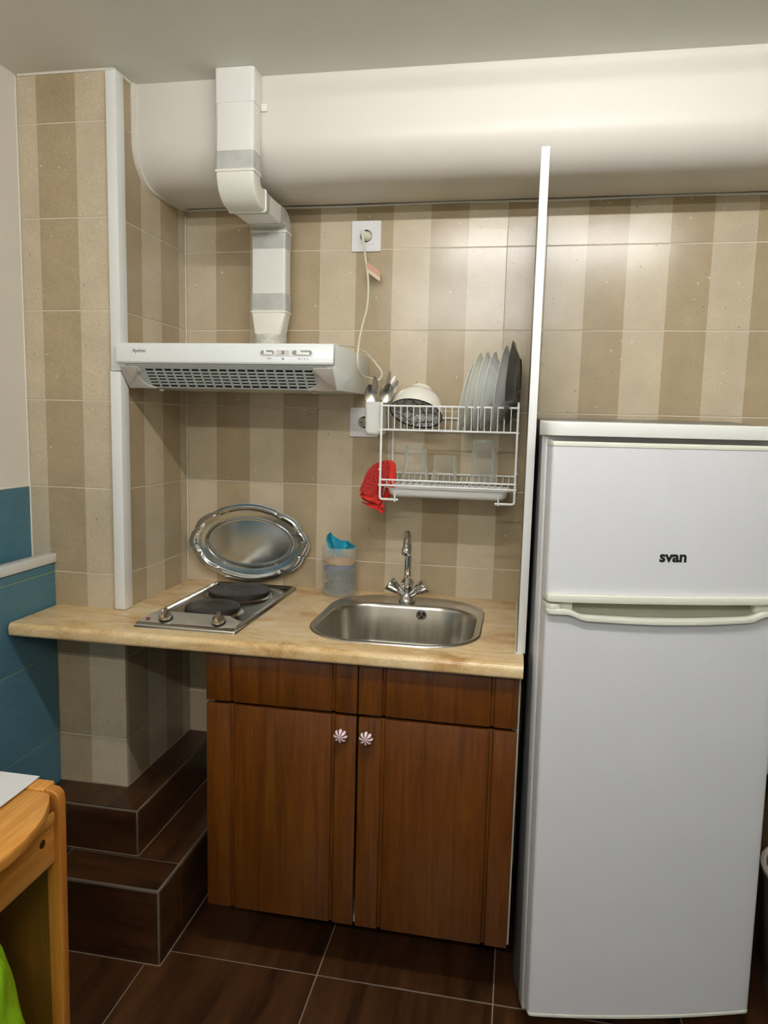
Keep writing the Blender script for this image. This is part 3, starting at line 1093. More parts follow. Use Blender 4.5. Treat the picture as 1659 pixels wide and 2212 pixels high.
fl = build('filter_backing', sslab(MB(), hx0 + 0.02, hx1 - 0.02, 0.03, 0.985, 0.0, 0.0008), m_dark, t)
gr = MB()
gx0, gx1, gs0, gs1 = 0.088, 0.575, 0.17, 0.945
sslab(gr, hx0 + 0.02, gx0, 0.02, 0.985, 0.0006, 0.0022)
sslab(gr, gx1, hx1 - 0.02, 0.02, 0.985, 0.0006, 0.0022)
sslab(gr, gx0, gx1, 0.02, gs0, 0.0006, 0.0022)
sslab(gr, gx0, gx1, gs1, 0.985, 0.0006, 0.0022)
NR, NC = 6, 18
ds = (gs1 - gs0) / NR
for i in range(NR):
    if i:
        sslab(gr, gx0, gx1, gs0 + ds * i - ds * 0.24, gs0 + ds * i + ds * 0.24, 0.0006, 0.0022)
dx = (gx1 - gx0) / NC
for i in range(1, NC):
    sslab(gr, gx0 + dx * i - dx * 0.11, gx0 + dx * i + dx * 0.11, gs0, gs1, 0.0006, 0.0021)
build('filter_grille', gr, m_hoodg, t, smooth=0)
for sgn in (-1, 1):
    xo = hx0 + 0.004 if sgn < 0 else hx1 - 0.004

    def X(d):
        return xo - sgn * d
    poly = [(0, 0.06), (0.052, 0.06), (0.058, 0.26), (0.046, 0.30), (0.044, 0.46), (0.050, 0.70), (0.060, 0.84), (0.078, 0.90), (0.083, 0.985), (0, 0.985)]
    mb = MB()
    vs = [(X(d), *hs(s, 0.0021)) for d, s in poly] + [(X(d), *hs(s, 0.0062)) for d, s in poly]
    n = len(poly)
    mb.add(vs, [tuple(range(n)), tuple(range(2 * n - 1, n - 1, -1))] + [(i, i + n, (i + 1) % n + n, (i + 1) % n) for i in range(n)])
    build('bracket', mb, m_hoodp, t, bevel=0.001)
for x in (0.10, 0.555):
    build('clip', MB().box(x, x + 0.012, -0.386, -0.378, 1.551, 1.5625), m_hoodp, t, bevel=0.001)
# control bezel on the front panel
fpn = Matrix(((1, 0, 0), (0, 0, -1), (0, 1, 0))).to_4x4()
bz = MB()


def stad(cx, hw, hh, z, n=10):
    pts = []
    for i in range(n + 1):
        a = -pi / 2 + pi * i / n
        pts.append((cx + hw - hh + hh * cos(a), z + hh * sin(a)))
    for i in range(n + 1):
        a = pi / 2 + pi * i / n
        pts.append((cx - hw + hh + hh * cos(a), z + hh * sin(a)))
    return pts


def on_front(mb, poly, d0, d1):
    n = len(poly)

    def Y(z, d):
        return -0.4618 - (1.675 - z) * 0.076 - d
    vs = [(x, Y(z, d0), z) for x, z in poly] + [(x, Y(z, d1), z) for x, z in poly]
    mb.add(vs, [tuple(range(n)), tuple(range(2 * n - 1, n - 1, -1))] + [(i, i + n, (i + 1) % n + n, (i + 1) % n) for i in range(n)])
    return mb


bzz = 1.6545
zc = bzz
outer = stad(0.5065, 0.0765, 0.0092, zc)
sw = build('switch_bezel', on_front(MB(), outer, -0.001, 0.0018), m_white, fp, bevel=0.0008)
for cx, hw in ((0.4535, 0.0185), (0.5495, 0.0275)):
    build('switch_slot', on_front(MB(), stad(cx, hw, 0.0062, zc), 0.0, 0.0021), plain('slot_shade', (150, 150, 140), 0.5), sw)
    build('slider', on_front(MB(), [(cx - hw * 0.55, zc - 0.0058), (cx + hw * 0.75, zc - 0.0058), (cx + hw * 0.75, zc + 0.001), (cx - hw * 0.1, zc + 0.001), (cx - hw * 0.2, zc + 0.006), (cx - hw * 0.55, zc + 0.006)], 0.002, 0.0042), m_white, sw, bevel=0.0005)
rb = MB()
for i in range(4):
    z = zc + 0.0052 - i * 0.0034
    on_front(rb, [(0.4795, z - 0.0007), (0.5135, z - 0.0007), (0.5135, z + 0.0007), (0.4795, z + 0.0007)], 0.0018, 0.0026)
build('indicator_ribs', rb, m_hoodp, sw)
rb = MB()
for i in range(3):
    z = zc + 0.0035 - i * 0.0034
    on_front(rb, [(0.493, z - 0.0005), (0.5005, z - 0.0005), (0.5005, z + 0.0005), (0.493, z + 0.0005)], 0.0018, 0.0028)
build('indicator_window', rb, m_ink, sw)


def front_text(name, s, size, x, z, **k):
    mwx = Matrix(((1, 0, 0, x), (0, 0, -1, -0.4618 - (1.675 - z) * 0.076 - 0.0006), (0, 1, 0, z), (0, 0, 0, 1)))
    return text_part(name, s, size, m_ink, fp, mwx, **k)


front_text('logo', 'Apelson', 0.0150, 0.0805, 1.6575, xs=0.80, bold=-0.0001)
front_text('symbol', '\u00f3 \u00f3', 0.0075, 0.4585, 1.6395)
front_text('symbol', '@', 0.0062, 0.4975, 1.6385)
front_text('symbol', '0  1  2  3', 0.0070, 0.5535, 1.6385)

# ------------------------------------------------------------------ exhaust duct
t = thing('exhaust_duct', 'white rectangular exhaust duct with grey tape bands rising from the hood', 'duct', (0.33, -0.2, 1.7))


def rr4(x0, x1, y0, y1, z, r=0.008):
    return rrect((x0 + x1) / 2, (y0 + y1) / 2, (x1 - x0) / 2, (y1 - y0) / 2, r, z, 4)


def vduct(x0, x1, y0, y1, z0, z1, r=0.008):
    return MB().loft([rr4(x0, x1, y0, y1, z0, r), rr4(x0, x1, y0, y1, z1, r)])


build('duct_section', vduct(0.277, 0.386, -0.393, -0.3335, 2.152, 2.41), m_duct, t)
build('coupling', vduct(0.2755, 0.3875, -0.3945, -0.3325, 2.322, 2.4105), m_duct, t, bevel=0.0008)
build('tape', vduct(0.2762, 0.3868, -0.3938, -0.3325, 2.153, 2.199), m_tape, t)
bk = MB().box(0.386, 0.404, -0.3365, -0.3325, 2.318, 2.338)
build('bracket', bk, m_ductc, t, bevel=0.001)


def lerp(a, b, q):
    return a + (b - a) * q


def elbow_ring(c, ang, w0, w1, x0, x1, r=0.008):
    """ring of the duct section turned by ang about c (y,z); w0 inner, w1 outer radius"""
    ring = rr4(x0, x1, w0, w1, 0, r)
    out = []
    for x, rad, _ in ring:
        out.append((x, c[0] - rad * cos(ang), c[1] - rad * sin(ang)))
    return out


# upper elbow: vertical down, then back to the wall
c1 = (-0.318, 2.143)
rings = [elbow_ring(c1, i / 8 * pi / 2, 0.018, 0.077, 0.277, 0.386) for i in range(9)]
e1 = [[(x, y, z + 0.006) for x, y, z in rings[0]]] + rings + [[(x, y + 0.018, z) for x, y, z in rings[-1]]]
build('elbow', MB().loft(e1), m_ductc, t, smooth=60)
build('elbow_rim', vduct(0.2735, 0.3895, -0.3975, -0.3335, 2.1435, 2.1515), m_ductc, t, bevel=0.002)


def hduct(x0, x1, z0, z1, y0, y1, r=0.008):
    def ring(y):
        return [(p[0], y, p[1]) for p in rrect((x0 + x1) / 2, (z0 + z1) / 2, (x1 - x0) / 2, (z1 - z0) / 2, r, 0, 4)]
    return MB().loft([ring(y0), ring(y1)])


build('elbow_rim', hduct(0.2735, 0.3895, 2.0625, 2.1265, -0.300, -0.2925), m_ductc, t, bevel=0.002)
build('duct_section', hduct(0.2775, 0.3855, 2.0685, 2.1235, -0.30, -0.135), m_duct, t)
build('tape', hduct(0.2768, 0.3862, 2.0675, 2.1245, -0.292, -0.262), m_tape, t)
build('tape', hduct(0.2768, 0.3862, 2.0675, 2.1245, -0.165, -0.135), m_tape, t)
# lower elbow: from the back down
c2 = (-0.118, 2.062)
rings = []
for i in range(9):
    a = i / 8 * pi / 2
    ring = rr4(0.274, 0.386, 0.008, 0.064, 0)
    rings.append([(x, c2[0] + rad * sin(a), c2[1] + rad * cos(a)) for x, rad, _ in ring])
rings = [[(x, y - 0.02, z) for x, y, z in rings[0]]] + rings
build('elbow', MB().loft(rings), m_tape, t, smooth=60)
build('elbow_rim', vduct(0.2695, 0.3875, -0.1135, -0.0505, 2.056, 2.0635), m_ductc, t, bevel=0.002)
build('duct_section', vduct(0.2725, 0.3845, -0.1105, -0.0535, 1.812, 2.058), m_duct, t)
build('tape', vduct(0.2715, 0.3855, -0.1115, -0.0525, 2.008, 2.0555), m_tape, t)
build('tape', vduct(0.2708, 0.3862, -0.1120, -0.0520, 1.822, 1.872), m_tape, t)
ad = []
NSEG = 20
for q in [i / 6 for i in range(7)]:
    ra = rrect(0.3285, -0.082, 0.057, 0.0285, 0.008, 0, 4)
    ring = []
    for i, (x, y, _) in enumerate(ra):
        a = atan2((y + 0.082) / 0.0285, (x - 0.3285) / 0.057)
        cx_, cy_ = 0.3265 + 0.052 * cos(a), -0.084 + 0.05 * sin(a)
        cy_ = max(cy_, -0.134)
        ring.append((lerp(x, cx_, q), lerp(y, cy_, q * 0.9), lerp(1.812, 1.738, q)))
    ad.append(ring)
build('adapter', MB().loft(ad), m_ductc, t, smooth=25)
build('elbow_rim', vduct(0.2695, 0.3875, -0.1135, -0.0505, 1.8125, 1.8195), m_ductc, t, bevel=0.002)
fo = []
for k in range(5):
    z = 1.745 - 0.0575 * k / 4
    fo.append([(0.3265 + (0.0535 + 0.003 * noise.noise(Vector((cos(a) * 3, sin(a) * 3, k * 1.7)))) * cos(a), -0.084 + (0.051 + 0.003 * noise.noise(Vector((cos(a) * 4, sin(a) * 3, k + 5)))) * sin(a), z) for a in [2 * pi * i / 36 for i in range(36)]])
build('tape_wrap', MB().loft(fo), m_foil, t, smooth=20)

# ------------------------------------------------------------------ sockets
def socket(loc, label):
    s = thing('wall_socket', label, 'socket', loc, local=True)
    w2 = 0.0475
    ring = rrect(0, 0, w2, w2, 0.004, 0, 4)
    rings = []
    for sc_, d in ((1.0, 0.0), (1.0, 0.006), (0.985, 0.0085)):
        rings.append([(x * sc_, -d, y * sc_) for x, y, _ in ring])
    inn = rrect(0, 0, 0.0242, 0.0242, 0.002, 0, 4)
    rings.append([(x, -0.0085, y) for x, y, _ in inn])
    rings.append([(x, 0.0, y) for x, y, _ in inn])
    build('frame', MB().loft(rings, False, False), m_sock, s, smooth=30)
    hole = [(0.0195 * cos(2 * pi * i / 28), 0.0195 * sin(2 * pi * i / 28)) for i in range(28)]
    sq = []
    for i in range(48):
        a = 2 * pi * (i + 0.5) / 48
        k = 0.0245 / max(abs(cos(a)), abs(sin(a)))
        sq.append((k * cos(a), k * sin(a), 0))
    rings = [[(x, -0.008, y) for x, y, _ in sq], [(x, -0.0102, y) for x, y, _ in sq],
             [(0.0195 * cos(atan2(y, x)), -0.0102, 0.0195 * sin(atan2(y, x))) for x, y, _ in sq],
             [(0.0185 * cos(atan2(y, x)), -0.0022, 0.0185 * sin(atan2(y, x))) for x, y, _ in sq]]
    build('insert', MB().loft(rings, False, False), m_sock, s, smooth=30)
    build('well', MB().lathe([(0.0, 0.0012), (0.0188, 0.0012), (0.0190, 0.0004)], (0, 0, 0), 28, ro), m_sockd, s)
    ct = MB()
    for sx in (-1, 1):
        ct.cyl((sx * 0.0095, -0.0012, 0), (sx * 0.0095, -0.0018, 0), 0.0026, 12)
    for sz in (-1, 1):
        ct.box(-0.0025, 0.0025, -0.0092, -0.0012, sz * 0.0172 - 0.002, sz * 0.0165 + 0.002)
    build('contacts', ct, m_dark, s)
    return s


socket((0.6185, 0.0, 2.0645), 'white wall socket high on the tiles with the ivory plug in it')
socket((0.6235, 0.0, 1.4765), 'white empty wall socket half hidden behind the cutlery holder')

# ------------------------------------------------------------------ power cord
t = thing('power_cord', 'ivory power cord hanging from the upper wall socket to the hood', 'cord', (0.62, -0.05, 2.06))
cp = [(0.612, -0.035, 2.072), (0.618, -0.04, 2.029), (0.627, -0.05, 1.984), (0.640, -0.07, 1.924), (0.645, -0.085, 1.865), (0.646, -0.11, 1.819),
      (0.643, -0.13, 1.788), (0.6415, -0.16, 1.75), (0.641, -0.185, 1.713), (0.641, -0.2, 1.671), (0.6415, -0.195, 1.644), (0.642, -0.17, 1.625), (0.645, -0.13, 1.617),
      (0.654, -0.09, 1.615), (0.673, -0.07, 1.610), (0.682, -0.06, 1.613), (0.690, -0.06, 1.627), (0.686, -0.06, 1.641), (0.669, -0.06, 1.662),
      (0.653, -0.07, 1.680), (0.635, -0.09, 1.697), (0.621, -0.13, 1.702), (0.616, -0.2, 1.701), (0.611, -0.24, 1.699), (0.600, -0.30, 1.694), (0.585, -0.33, 1.688)]
build('cable', MB().tube(smooth_pts(cp, 4), 0.0031, 8), m_cord, t)
pg = MB()
pg.tube([(0.622, -0.0035, 2.063), (0.622, -0.018, 2.063), (0.618, -0.028, 2.066), (0.612, -0.034, 2.072)], [0.0150, 0.0150, 0.010, 0.0055], 14)
build('plug', pg, m_cord, t)
build('strain_relief', MB().tube([(0.612, -0.034, 2.074), (0.614, -0.037, 2.056), (0.617, -0.0395, 2.036)], [0.0060, 0.0050, 0.0036], 10), m_cord, t)
tg = bpy.data.meshes.new('tag')
tv = [(0.634, -0.064, 1.973), (0.668, -0.046, 1.952), (0.673, -0.044, 1.940), (0.673, -0.044, 1.917), (0.634, -0.064, 1.944)]
tvb = [(a, b_ + 0.0006, c) for a, b_, c in tv]
o_ = ORG[t.name]
tg.from_pydata([tuple(Vector(p) - o_) for p in tv + tvb], [], [(0, 1, 2, 3, 4), (9, 8, 7, 6, 5)] + [(i, i + 5, (i + 1) % 5 + 5, (i + 1) % 5) for i in range(5)])
uvl = tg.uv_layers.new(name='uv')
uvs = [(0, 1), (0.9, 1), (1, 0.75), (1, 0), (0, 0)] * 2
for lp_ in tg.loops:
    uvl.data[lp_.index].uv = uvs[lp_.vertex_index]
tg.materials.append(m_tag)
to = bpy.data.objects.new('tag', tg)
COL.objects.link(to)
to.parent = t
to['label'] = 'small pale tag with red print'

# ------------------------------------------------------------------ hob
t = thing('electric_hob', 'stainless steel two-ring electric hob set into the worktop', 'hob', (0.265, -0.31, 0.91))
hx0, hx1, hy0, hy1 = 0.118, 0.412, -0.588, -0.040
ly = [rrect((hx0 + hx1) / 2, (hy0 + hy1) / 2, (hx1 - hx0) / 2 - i_, (hy1 - hy0) / 2 - i_, 0.006, z, 3) for i_, z in ((0, 0.9105), (0.001, 0.9135), (0.006, 0.9215), (0.012, 0.9225), (0.016, 0.9165), (0.02, 0.9155))]
build('frame', MB().loft(ly, True, True), m_hobs, t, smooth=50)
# raised, chamfered control panel: sloping face
pn = MB()
bot = [(0.1195, -0.5865, 0.9135), (0.4185, -0.5865, 0.9135)]
v_ = [(0.120, -0.5868, 0.9125), (0.4105, -0.5868, 0.9125), (0.4105, -0.5868, 0.9165), (0.3925, -0.5450, 0.9330), (0.3700, -0.5270, 0.9425), (0.1600, -0.5270, 0.9425), (0.1375, -0.5450, 0.9330), (0.120, -0.5868, 0.9165),
      (0.4105, -0.5000, 0.9165), (0.3925, -0.4850, 0.9165), (0.3700, -0.4720, 0.9165), (0.1600, -0.4720, 0.9165), (0.1375, -0.4850, 0.9165), (0.120, -0.5000, 0.9165), (0.120, -0.500, 0.9125), (0.4105, -0.500, 0.9125)]
pn.add(v_, [(0, 1, 2, 7), (7, 2, 3, 6), (6, 3, 4, 5), (2, 8, 9, 3), (3, 9, 10, 4), (4, 10, 11, 5), (5, 11, 12, 6), (6, 12, 13, 7), (0, 7, 13, 14), (1, 15, 8, 2), (14, 13, 12, 11, 10, 9, 8, 15), (0, 14, 15, 1)])
cp_ = build('control_panel', pn, m_steel, t, bevel=0.0018, smooth=45)
sn_ = Vector((0, -(0.9425 - 0.9165), -(-0.5270 + 0.5868))).normalized() * -1
slope_up = Vector((0, 0.0598, 0.026)).normalized()
sn_ = Vector((1, 0, 0)).cross(slope_up).normalized()
if sn_.z < 0:
    sn_ = -sn_


def on_panel(x, q, h=0.0):
    return Vector((x, -0.5868 + 0.0598 * q, 0.9165 + 0.026 * q)) + sn_ * h


RP = Matrix((Vector((1, 0, 0)), slope_up, sn_)).transposed()
for kx in (0.1985, 0.3525):
    c = on_panel(kx, 0.52, 0.0005)
    kb = MB()
    kb.lathe([(0.0155, 0.0), (0.0155, 0.003), (0.0175, 0.0045), (0.0172, 0.012), (0.0160, 0.0145), (0.0, 0.0148)], c, 28, RP, cap0=True)
    kk_ = build('knob', kb, m_knobm, t, smooth=40)
    g = MB()
    R2 = RP @ Matrix.Rotation(radians(6), 3, 'Z')
    pts = []
    for (a, b_) in ((-0.0045, -0.0178), (0.0045, -0.0178), (0.0045, 0.0178), (-0.0045, 0.0178)):
        pts.append(a)
    vs = [R2 @ Vector(p) + c for p in ((-0.0050, -0.0172, 0.010), (0.0050, -0.0172, 0.010), (0.0050, 0.0172, 0.010), (-0.0050, 0.0172, 0.010), (-0.0036, -0.0168, 0.026), (0.0036, -0.0168, 0.026), (0.0036, 0.0168, 0.026), (-0.0036, 0.0168, 0.026))]
    g.add(vs, [(0, 3, 2, 1), (4, 5, 6, 7), (0, 1, 5, 4), (1, 2, 6, 5), (2, 3, 7, 6), (3, 0, 4, 7)])
    build('grip', g, m_knobm, kk_, bevel=0.0012)
    build('skirt', MB().lathe([(0.019, 0.0), (0.019, 0.0015), (0.0155, 0.0022)], c, 24, RP, cap1=True), m_blackp, kk_)
pl = build('pilot_lamp', MB().lathe([(0.0060, 0.0), (0.0058, 0.0015), (0.004, 0.0032), (0, 0.0038)], on_panel(0.1495, 0.42, 0.0), 18, RP), m_red, t)
mwp = RP.to_4x4()
mwp.translation = on_panel(0.272, 0.46, 0.0004)
text_part('logo', 'fegi', 0.019, plain('embossed_logo', (222, 218, 206), 0.3, metal=0.6), t, mwp, shear=0.35, xs=0.9)
for nm, (px, py, R) in {'a': (0.2645, -0.190, 0.0965), 'b': (0.2660, -0.400, 0.0790)}.items():
    rg = build('ring_collar', MB().lathe([(R + 0.013, 0.9155), (R + 0.008, 0.9195), (R + 0.001, 0.9205), (R - 0.002, 0.917)], (px, py, 0), 48), m_hobs, t)
    pt = MB().lathe([(R, 0.9185), (R, 0.9315), (R - 0.003, 0.9345), (R - 0.012, 0.9350), (R * 0.34, 0.9350), (R * 0.30, 0.9338)], (px, py, 0), 56)
    hp = build('hotplate', pt, m_cast, t)
    build('hotplate_centre', MB().lathe([(R * 0.305, 0.9339), (R * 0.22, 0.9336), (0, 0.9336)], (px, py, 0), 32), m_castr, hp)

# ------------------------------------------------------------------ sink
t = thing('sink', 'stainless steel single bowl sink with rounded corners set into the worktop', 'sink', (0.81, -0.315, 0.91))
SX, SY = 0.8105, -0.3135
rg = []
for hx, hy, r, z, dy in ((0.2385, 0.2600, 0.155, 0.9102, 0), (0.2375, 0.2590, 0.154, 0.9135, 0), (0.2335, 0.2550, 0.150, 0.9155, 0), (0.2270, 0.2480, 0.146, 0.9140, 0), (0.2240, 0.2450, 0.143, 0.9118, 0),
                     (0.2225, 0.2100, 0.130, 0.9115, -0.030), (0.2200, 0.2010, 0.125, 0.9118, -0.0380), (0.2175, 0.1975, 0.122, 0.9095, -0.0395), (0.2155, 0.1950, 0.120, 0.9000, -0.0400),
                     (0.2085, 0.1880, 0.115, 0.800, -0.0400), (0.2020, 0.1820, 0.110, 0.776, -0.0400), (0.1860, 0.1660, 0.098, 0.765, -0.0400), (0.05, 0.05, 0.045, 0.760, -0.0400)):
    rg.append(rrect(SX, SY + dy, hx, hy, r, z, 12))
build('basin', MB().loft(rg, False, True), m_sink, t, smooth=60)
# overflow in the rear wall of the bowl
ov = build('overflow', MB().lathe([(0.0165, 0.0), (0.0165, 0.0015), (0.0125, 0.0022), (0.0118, 0.0008)], (0.8520, -0.1592, 0.8845), 32, ro, cap0=True, cap1=True), m_chrome, t)
oc = MB()
for k in range(3):
    a0 = pi / 2 + k * 2 * pi / 3 + 0.28
    ptsr = [(0.0110 * cos(a0 + i * 0.22), 0.0110 * sin(a0 + i * 0.22)) for i in range(8)] + [(0.0045 * cos(a0 + i * 0.22), 0.0045 * sin(a0 + i * 0.22)) for i in range(7, -1, -1)]
    oc.prism([(0.852 + a, 0.8845 + b_) for a, b_ in ptsr], 'y', -0.1610, -0.1620)
build('overflow_slots', oc, m_dark, ov)
build('drain', MB().lathe([(0.042, 0.7605), (0.040, 0.7625), (0.032, 0.7610), (0, 0.7600)], (SX, SY - 0.04, 0), 32), m_chrome, t)

# ------------------------------------------------------------------ tap
TX, TY = 0.7985, -0.1130
t = thing('mixer_tap', 'chrome two-handle mixer tap with swan neck behind the sink bowl', 'tap', (TX, TY, 0.912))
build('base', MB().lathe([(0.0265, 0.9125), (0.0265, 0.916), (0.0225, 0.926), (0.0175, 0.936), (0.0165, 0.942), (0.0, 0.943)], (TX, TY, 0), 32, cap0=True), m_chrome, t)
build('neck_body', MB().lathe([(0.012, 0.938), (0.0165, 0.950), (0.0170, 0.966), (0.0215, 0.9715), (0.0215, 0.976), (0.0165, 0.984), (0.0140, 0.988), (0.0, 0.9885)], (TX, TY, 0), 10), m_chrome, t, smooth=25)
sp_ = [(TX, TY, 0.985), (TX, TY, 1.03), (TX, TY, 1.075), (TX, TY - 0.003, 1.103), (TX + 0.001, TY - 0.018, 1.126), (TX + 0.003, TY - 0.045, 1.139), (TX + 0.006, TY - 0.075, 1.139), (TX + 0.009, TY - 0.103, 1.131), (TX + 0.0115, TY - 0.122, 1.118), (TX + 0.0125, TY - 0.130, 1.106)]
build('spout', MB().tube(smooth_pts(sp_, 4), [0.0112] * 40, 20), m_chrome, t, smooth=60) if False else build('spout', MB().tube(smooth_pts(sp_, 4), 0.0108, 20), m_chrome, t, smooth=60)
ax = (Vector(sp_[-1]) - Vector(sp_[-2])).normalized()
Rq = ax.to_track_quat('Z', 'Y').to_matrix()
build('aerator', MB().lathe([(0.0, -0.001), (0.0135, -0.001), (0.0140, 0.001), (0.0140, 0.017), (0.0128, 0.019), (0.0105, 0.019), (0.010, 0.016), (0, 0.016)], Vector(sp_[-1]), 24, Rq), m_chrome, t)
for s in (-1, 1):
    d = Vector((s * 0.82, -0.10, 0.60)).normalized()
    Rk = d.to_track_quat('Z', 'Y').to_matrix()
    b0 = Vector((TX, TY, 0.928))
    build('valve_stem', MB().lathe([(0.0115, 0.008), (0.0115, 0.036), (0.0, 0.037)], b0, 18, Rk), m_chrome, t)
    hv = MB()
    hv.lathe([(0.0115, 0.034), (0.0135, 0.037), (0.0225, 0.070), (0.0215, 0.0735), (0.0, 0.0755)], b0, 24, Rk, rfun=lambda a, r, z: 1 + (0.07 * cos(4 * a) if r > 0.012 else 0))
    build('handle', hv, m_chrome, t, smooth=30)

# ------------------------------------------------------------------ serving tray
t = thing('serving_tray', 'oval stainless serving tray with scalloped rim leaning on the tiles', 'tray', (0.236, -0.018, 1.053), local=True)
cusps = [20, 53, 127, 160, 200, 233, 307, 340, 380]


def scal(a):
    d = math.degrees(a) % 360
    if d < 20:
        d += 360
    for i in range(8):
        if cusps[i] <= d <= cusps[i + 1]:
            q = (d - cusps[i]) / (cusps[i + 1] - cusps[i])
            big = 1.0 if (cusps[i + 1] - cusps[i]) > 35 else 0.75
            return 0.955 + big * (0.030 * min(1, sin(pi * q) * 2.2) + 0.022 * max(0, cos((q - 0.5) * 2 * pi * 0.9)) ** 1)
    return 1.0


tr = MB()
rings = []
TN = 176
HA, HB = 0.2115, 0.1345
IA, IB = 0.152, 0.082
for q, h, sc_ in ((0.0, 0.0, 0), (0.5, 0.0, 0), (0.925, 0.0, 0), (0.93, 0.0, 0), (0.99, 0.0008, 0), (1.0, 0.003, 0), (1.03, 0.0078, 0.0), (1.07, 0.0095, 0.0), (1.10, 0.0085, 0.0), (1.2, 0.010, 0.25), (1.5, 0.0125, 0.5), (1.58, 0.0130, 0.8), (1.64, 0.0175, 0.95), (1.72, 0.0185, 1.0), (1.79, 0.0150, 1.0), (1.85, 0.0150, 1.0), (1.97, 0.0160, 1.0), (2.0, 0.0155, 1.0), (1.99, 0.0140, 1.0), (1.5, 0.0100, 0.5), (1.0, -0.0005, 0), (0.0, -0.0012, 0)):
    ring = []
    for i in range(TN):
        a = 2 * pi * i / TN
        if q <= 1:
            x, y = IA * q * cos(a), IB * q * sin(a)
        else:
            f_ = q - 1
            s = 1 + (scal(a) - 1) * sc_
            s = s if sc_ else 1
            x = lerp(IA, HA, f_) * cos(a) * (1 + (scal(a) - 0.985) * sc_)
            y = lerp(IB, HB, f_) * sin(a) * (1 + (scal(a) - 0.985) * sc_)
        hh = h
        if 1.6 < q < 1.8 and scal(a) < 0.962:
            hh = 0.0138
        ring.append((x, -hh, y))
    rings.append(ring)
tr.loft(rings, False, False)
build('dish', tr, m_tray, t, smooth=50)
t.rotation_euler = (radians(3.1), radians(-1.5), 0)
t.location = (0.236, -0.0200, 1.0590)

# ------------------------------------------------------------------ storage pot and contents
t = thing('storage_pot', 'frosted clear plastic pot on the worktop between tray and tap', 'pot', (0.5625, -0.0625, 0.9105))
build('shell', MB().lathe([(0.0, 0.0), (0.052, 0.0), (0.0555, 0.004), (0.0565, 0.140), (0.0575, 0.142), (0.0580, 0.160), (0.0560, 0.160), (0.0545, 0.140), (0.0535, 0.006), (0.0, 0.003)], (0.5625, -0.0625, 0.9105), 40), m_frost, t, smooth=50)


def lump(c, r, sq, seed, n=20, amp=0.18):
    mb = MB()
    rings = []
    for i in range(1, n // 2):
        th = pi * i / (n // 2)
        ring = []
        for j in range(n):
            ph = 2 * pi * j / n
            d = Vector((sin(th) * cos(ph), sin(th) * sin(ph), cos(th)))
            k = 1 + amp * noise.noise(d * 3 + Vector((seed, 0, 0)))
            ring.append((c[0] + d.x * r[0] * k, c[1] + d.y * r[1] * k, c[2] + (1 if d.z > 0 else -1) * abs(d.z) ** sq * r[2] * k))
        rings.append(ring)
    mb.loft(rings)
    return mb


pc = (0.5625, -0.0625)
single('scouring_pad', lump((pc[0], pc[1], 0.937), (0.046, 0.046, 0.018), 0.7, 1.0, 28, 0.3), m_scour, 'grey metal scouring pad at the bottom of the plastic pot', 'scourer')
single('scouring_pad', lump((pc[0] + 0.003, pc[1], 0.971), (0.045, 0.045, 0.017), 0.7, 5.0, 28, 0.3), m_scour, 'grey metal scouring pad lying second from the bottom in the pot', 'scourer')


def slab_pad(c, rx, ry, th, tilt, seed):
    rings = []
    for k, (sc_, z) in enumerate(((0.9, -th), (1.0, -th * 0.5), (1.0, th * 0.5), (0.88, th))):
        ring = []
        for i in range(28):
            a = 2 * pi * i / 28
            x = rx * sc_ * cos(a)
            y = ry * sc_ * sin(a)
            ring.append((c[0] + x, c[1] + y, c[2] + z + tilt * x + 0.004 * noise.noise(Vector((x * 40, y * 40, seed)))))
        rings.append(ring)
    return MB().loft(rings)


single('sponge', slab_pad((pc[0], pc[1], 1.0015), 0.050, 0.050, 0.0075, 0.10, 3), m_navy, 'navy blue sponge inside the frosted pot, under the orange one', 'sponge')
single('sponge', slab_pad((pc[0], pc[1], 1.0195), 0.050, 0.050, 0.0065, -0.04, 8), m_orange, 'orange sponge inside the frosted pot, above the navy one', 'sponge')


def sheet(fn, nu, nv, th=0.0012):
    P = [[Vector(fn(i / nu, j / nv)) for j in range(nv + 1)] for i in range(nu + 1)]
    top, botm = [], []
    mb = MB()
    W = nv + 1
    vs, vb = [], []
    for i in range(nu + 1):
        for j in range(nv + 1):
            du = P[min(i + 1, nu)][j] - P[max(i - 1, 0)][j]
            dv = P[i][min(j + 1, nv)] - P[i][max(j - 1, 0)]
            nn_ = du.cross(dv)
            nn_ = nn_.normalized() if nn_.length > 1e-9 else Vector((0, -1, 0))
            vs.append(P[i][j] + nn_ * th)
            vb.append(P[i][j] - nn_ * th)
    n_ = len(vs)
    fs = []
    for i in range(nu):
        for j in range(nv):
            a = i * W + j
            fs.append((a, a + 1, a + W + 1, a + W))
            fs.append((a + n_, a + W + n_, a + W + 1 + n_, a + 1 + n_))
    for i in range(nu):
        a = i * W
        fs.append((a, a + W, a + W + n_, a + n_))
        a = i * W + nv
        fs.append((a, a + n_, a + W + n_, a + W))
    for j in range(nv):
        a = j
        fs.append((a, a + n_, a + 1 + n_, a + 1))
        a = nu * W + j
        fs.append((a, a + 1, a + 1 + n_, a + n_))
    mb.add(vs + vb, fs)
    return mb


def bcl(u, v):
    # crumpled cloth: rises out of the pot; u across, v up
    w_ = 0.018 + 0.028 * min(1, v * 1.5)
    x = pc[0] - 0.004 + (u - 0.5) * 2 * w_ + 0.010 * (v - 0.5)
    y = pc[1] - 0.012 + 0.020 * sin(u * 9 + v * 2) * (0.4 + 0.6 * v)
    z = 1.034 + 0.045 * abs(u - 0.42) * (1 - v) + v * (0.060 + 0.028 * max(0, 1 - abs(u - 0.22) * 3.2) - 0.008 * u)
    return (x, y, z)


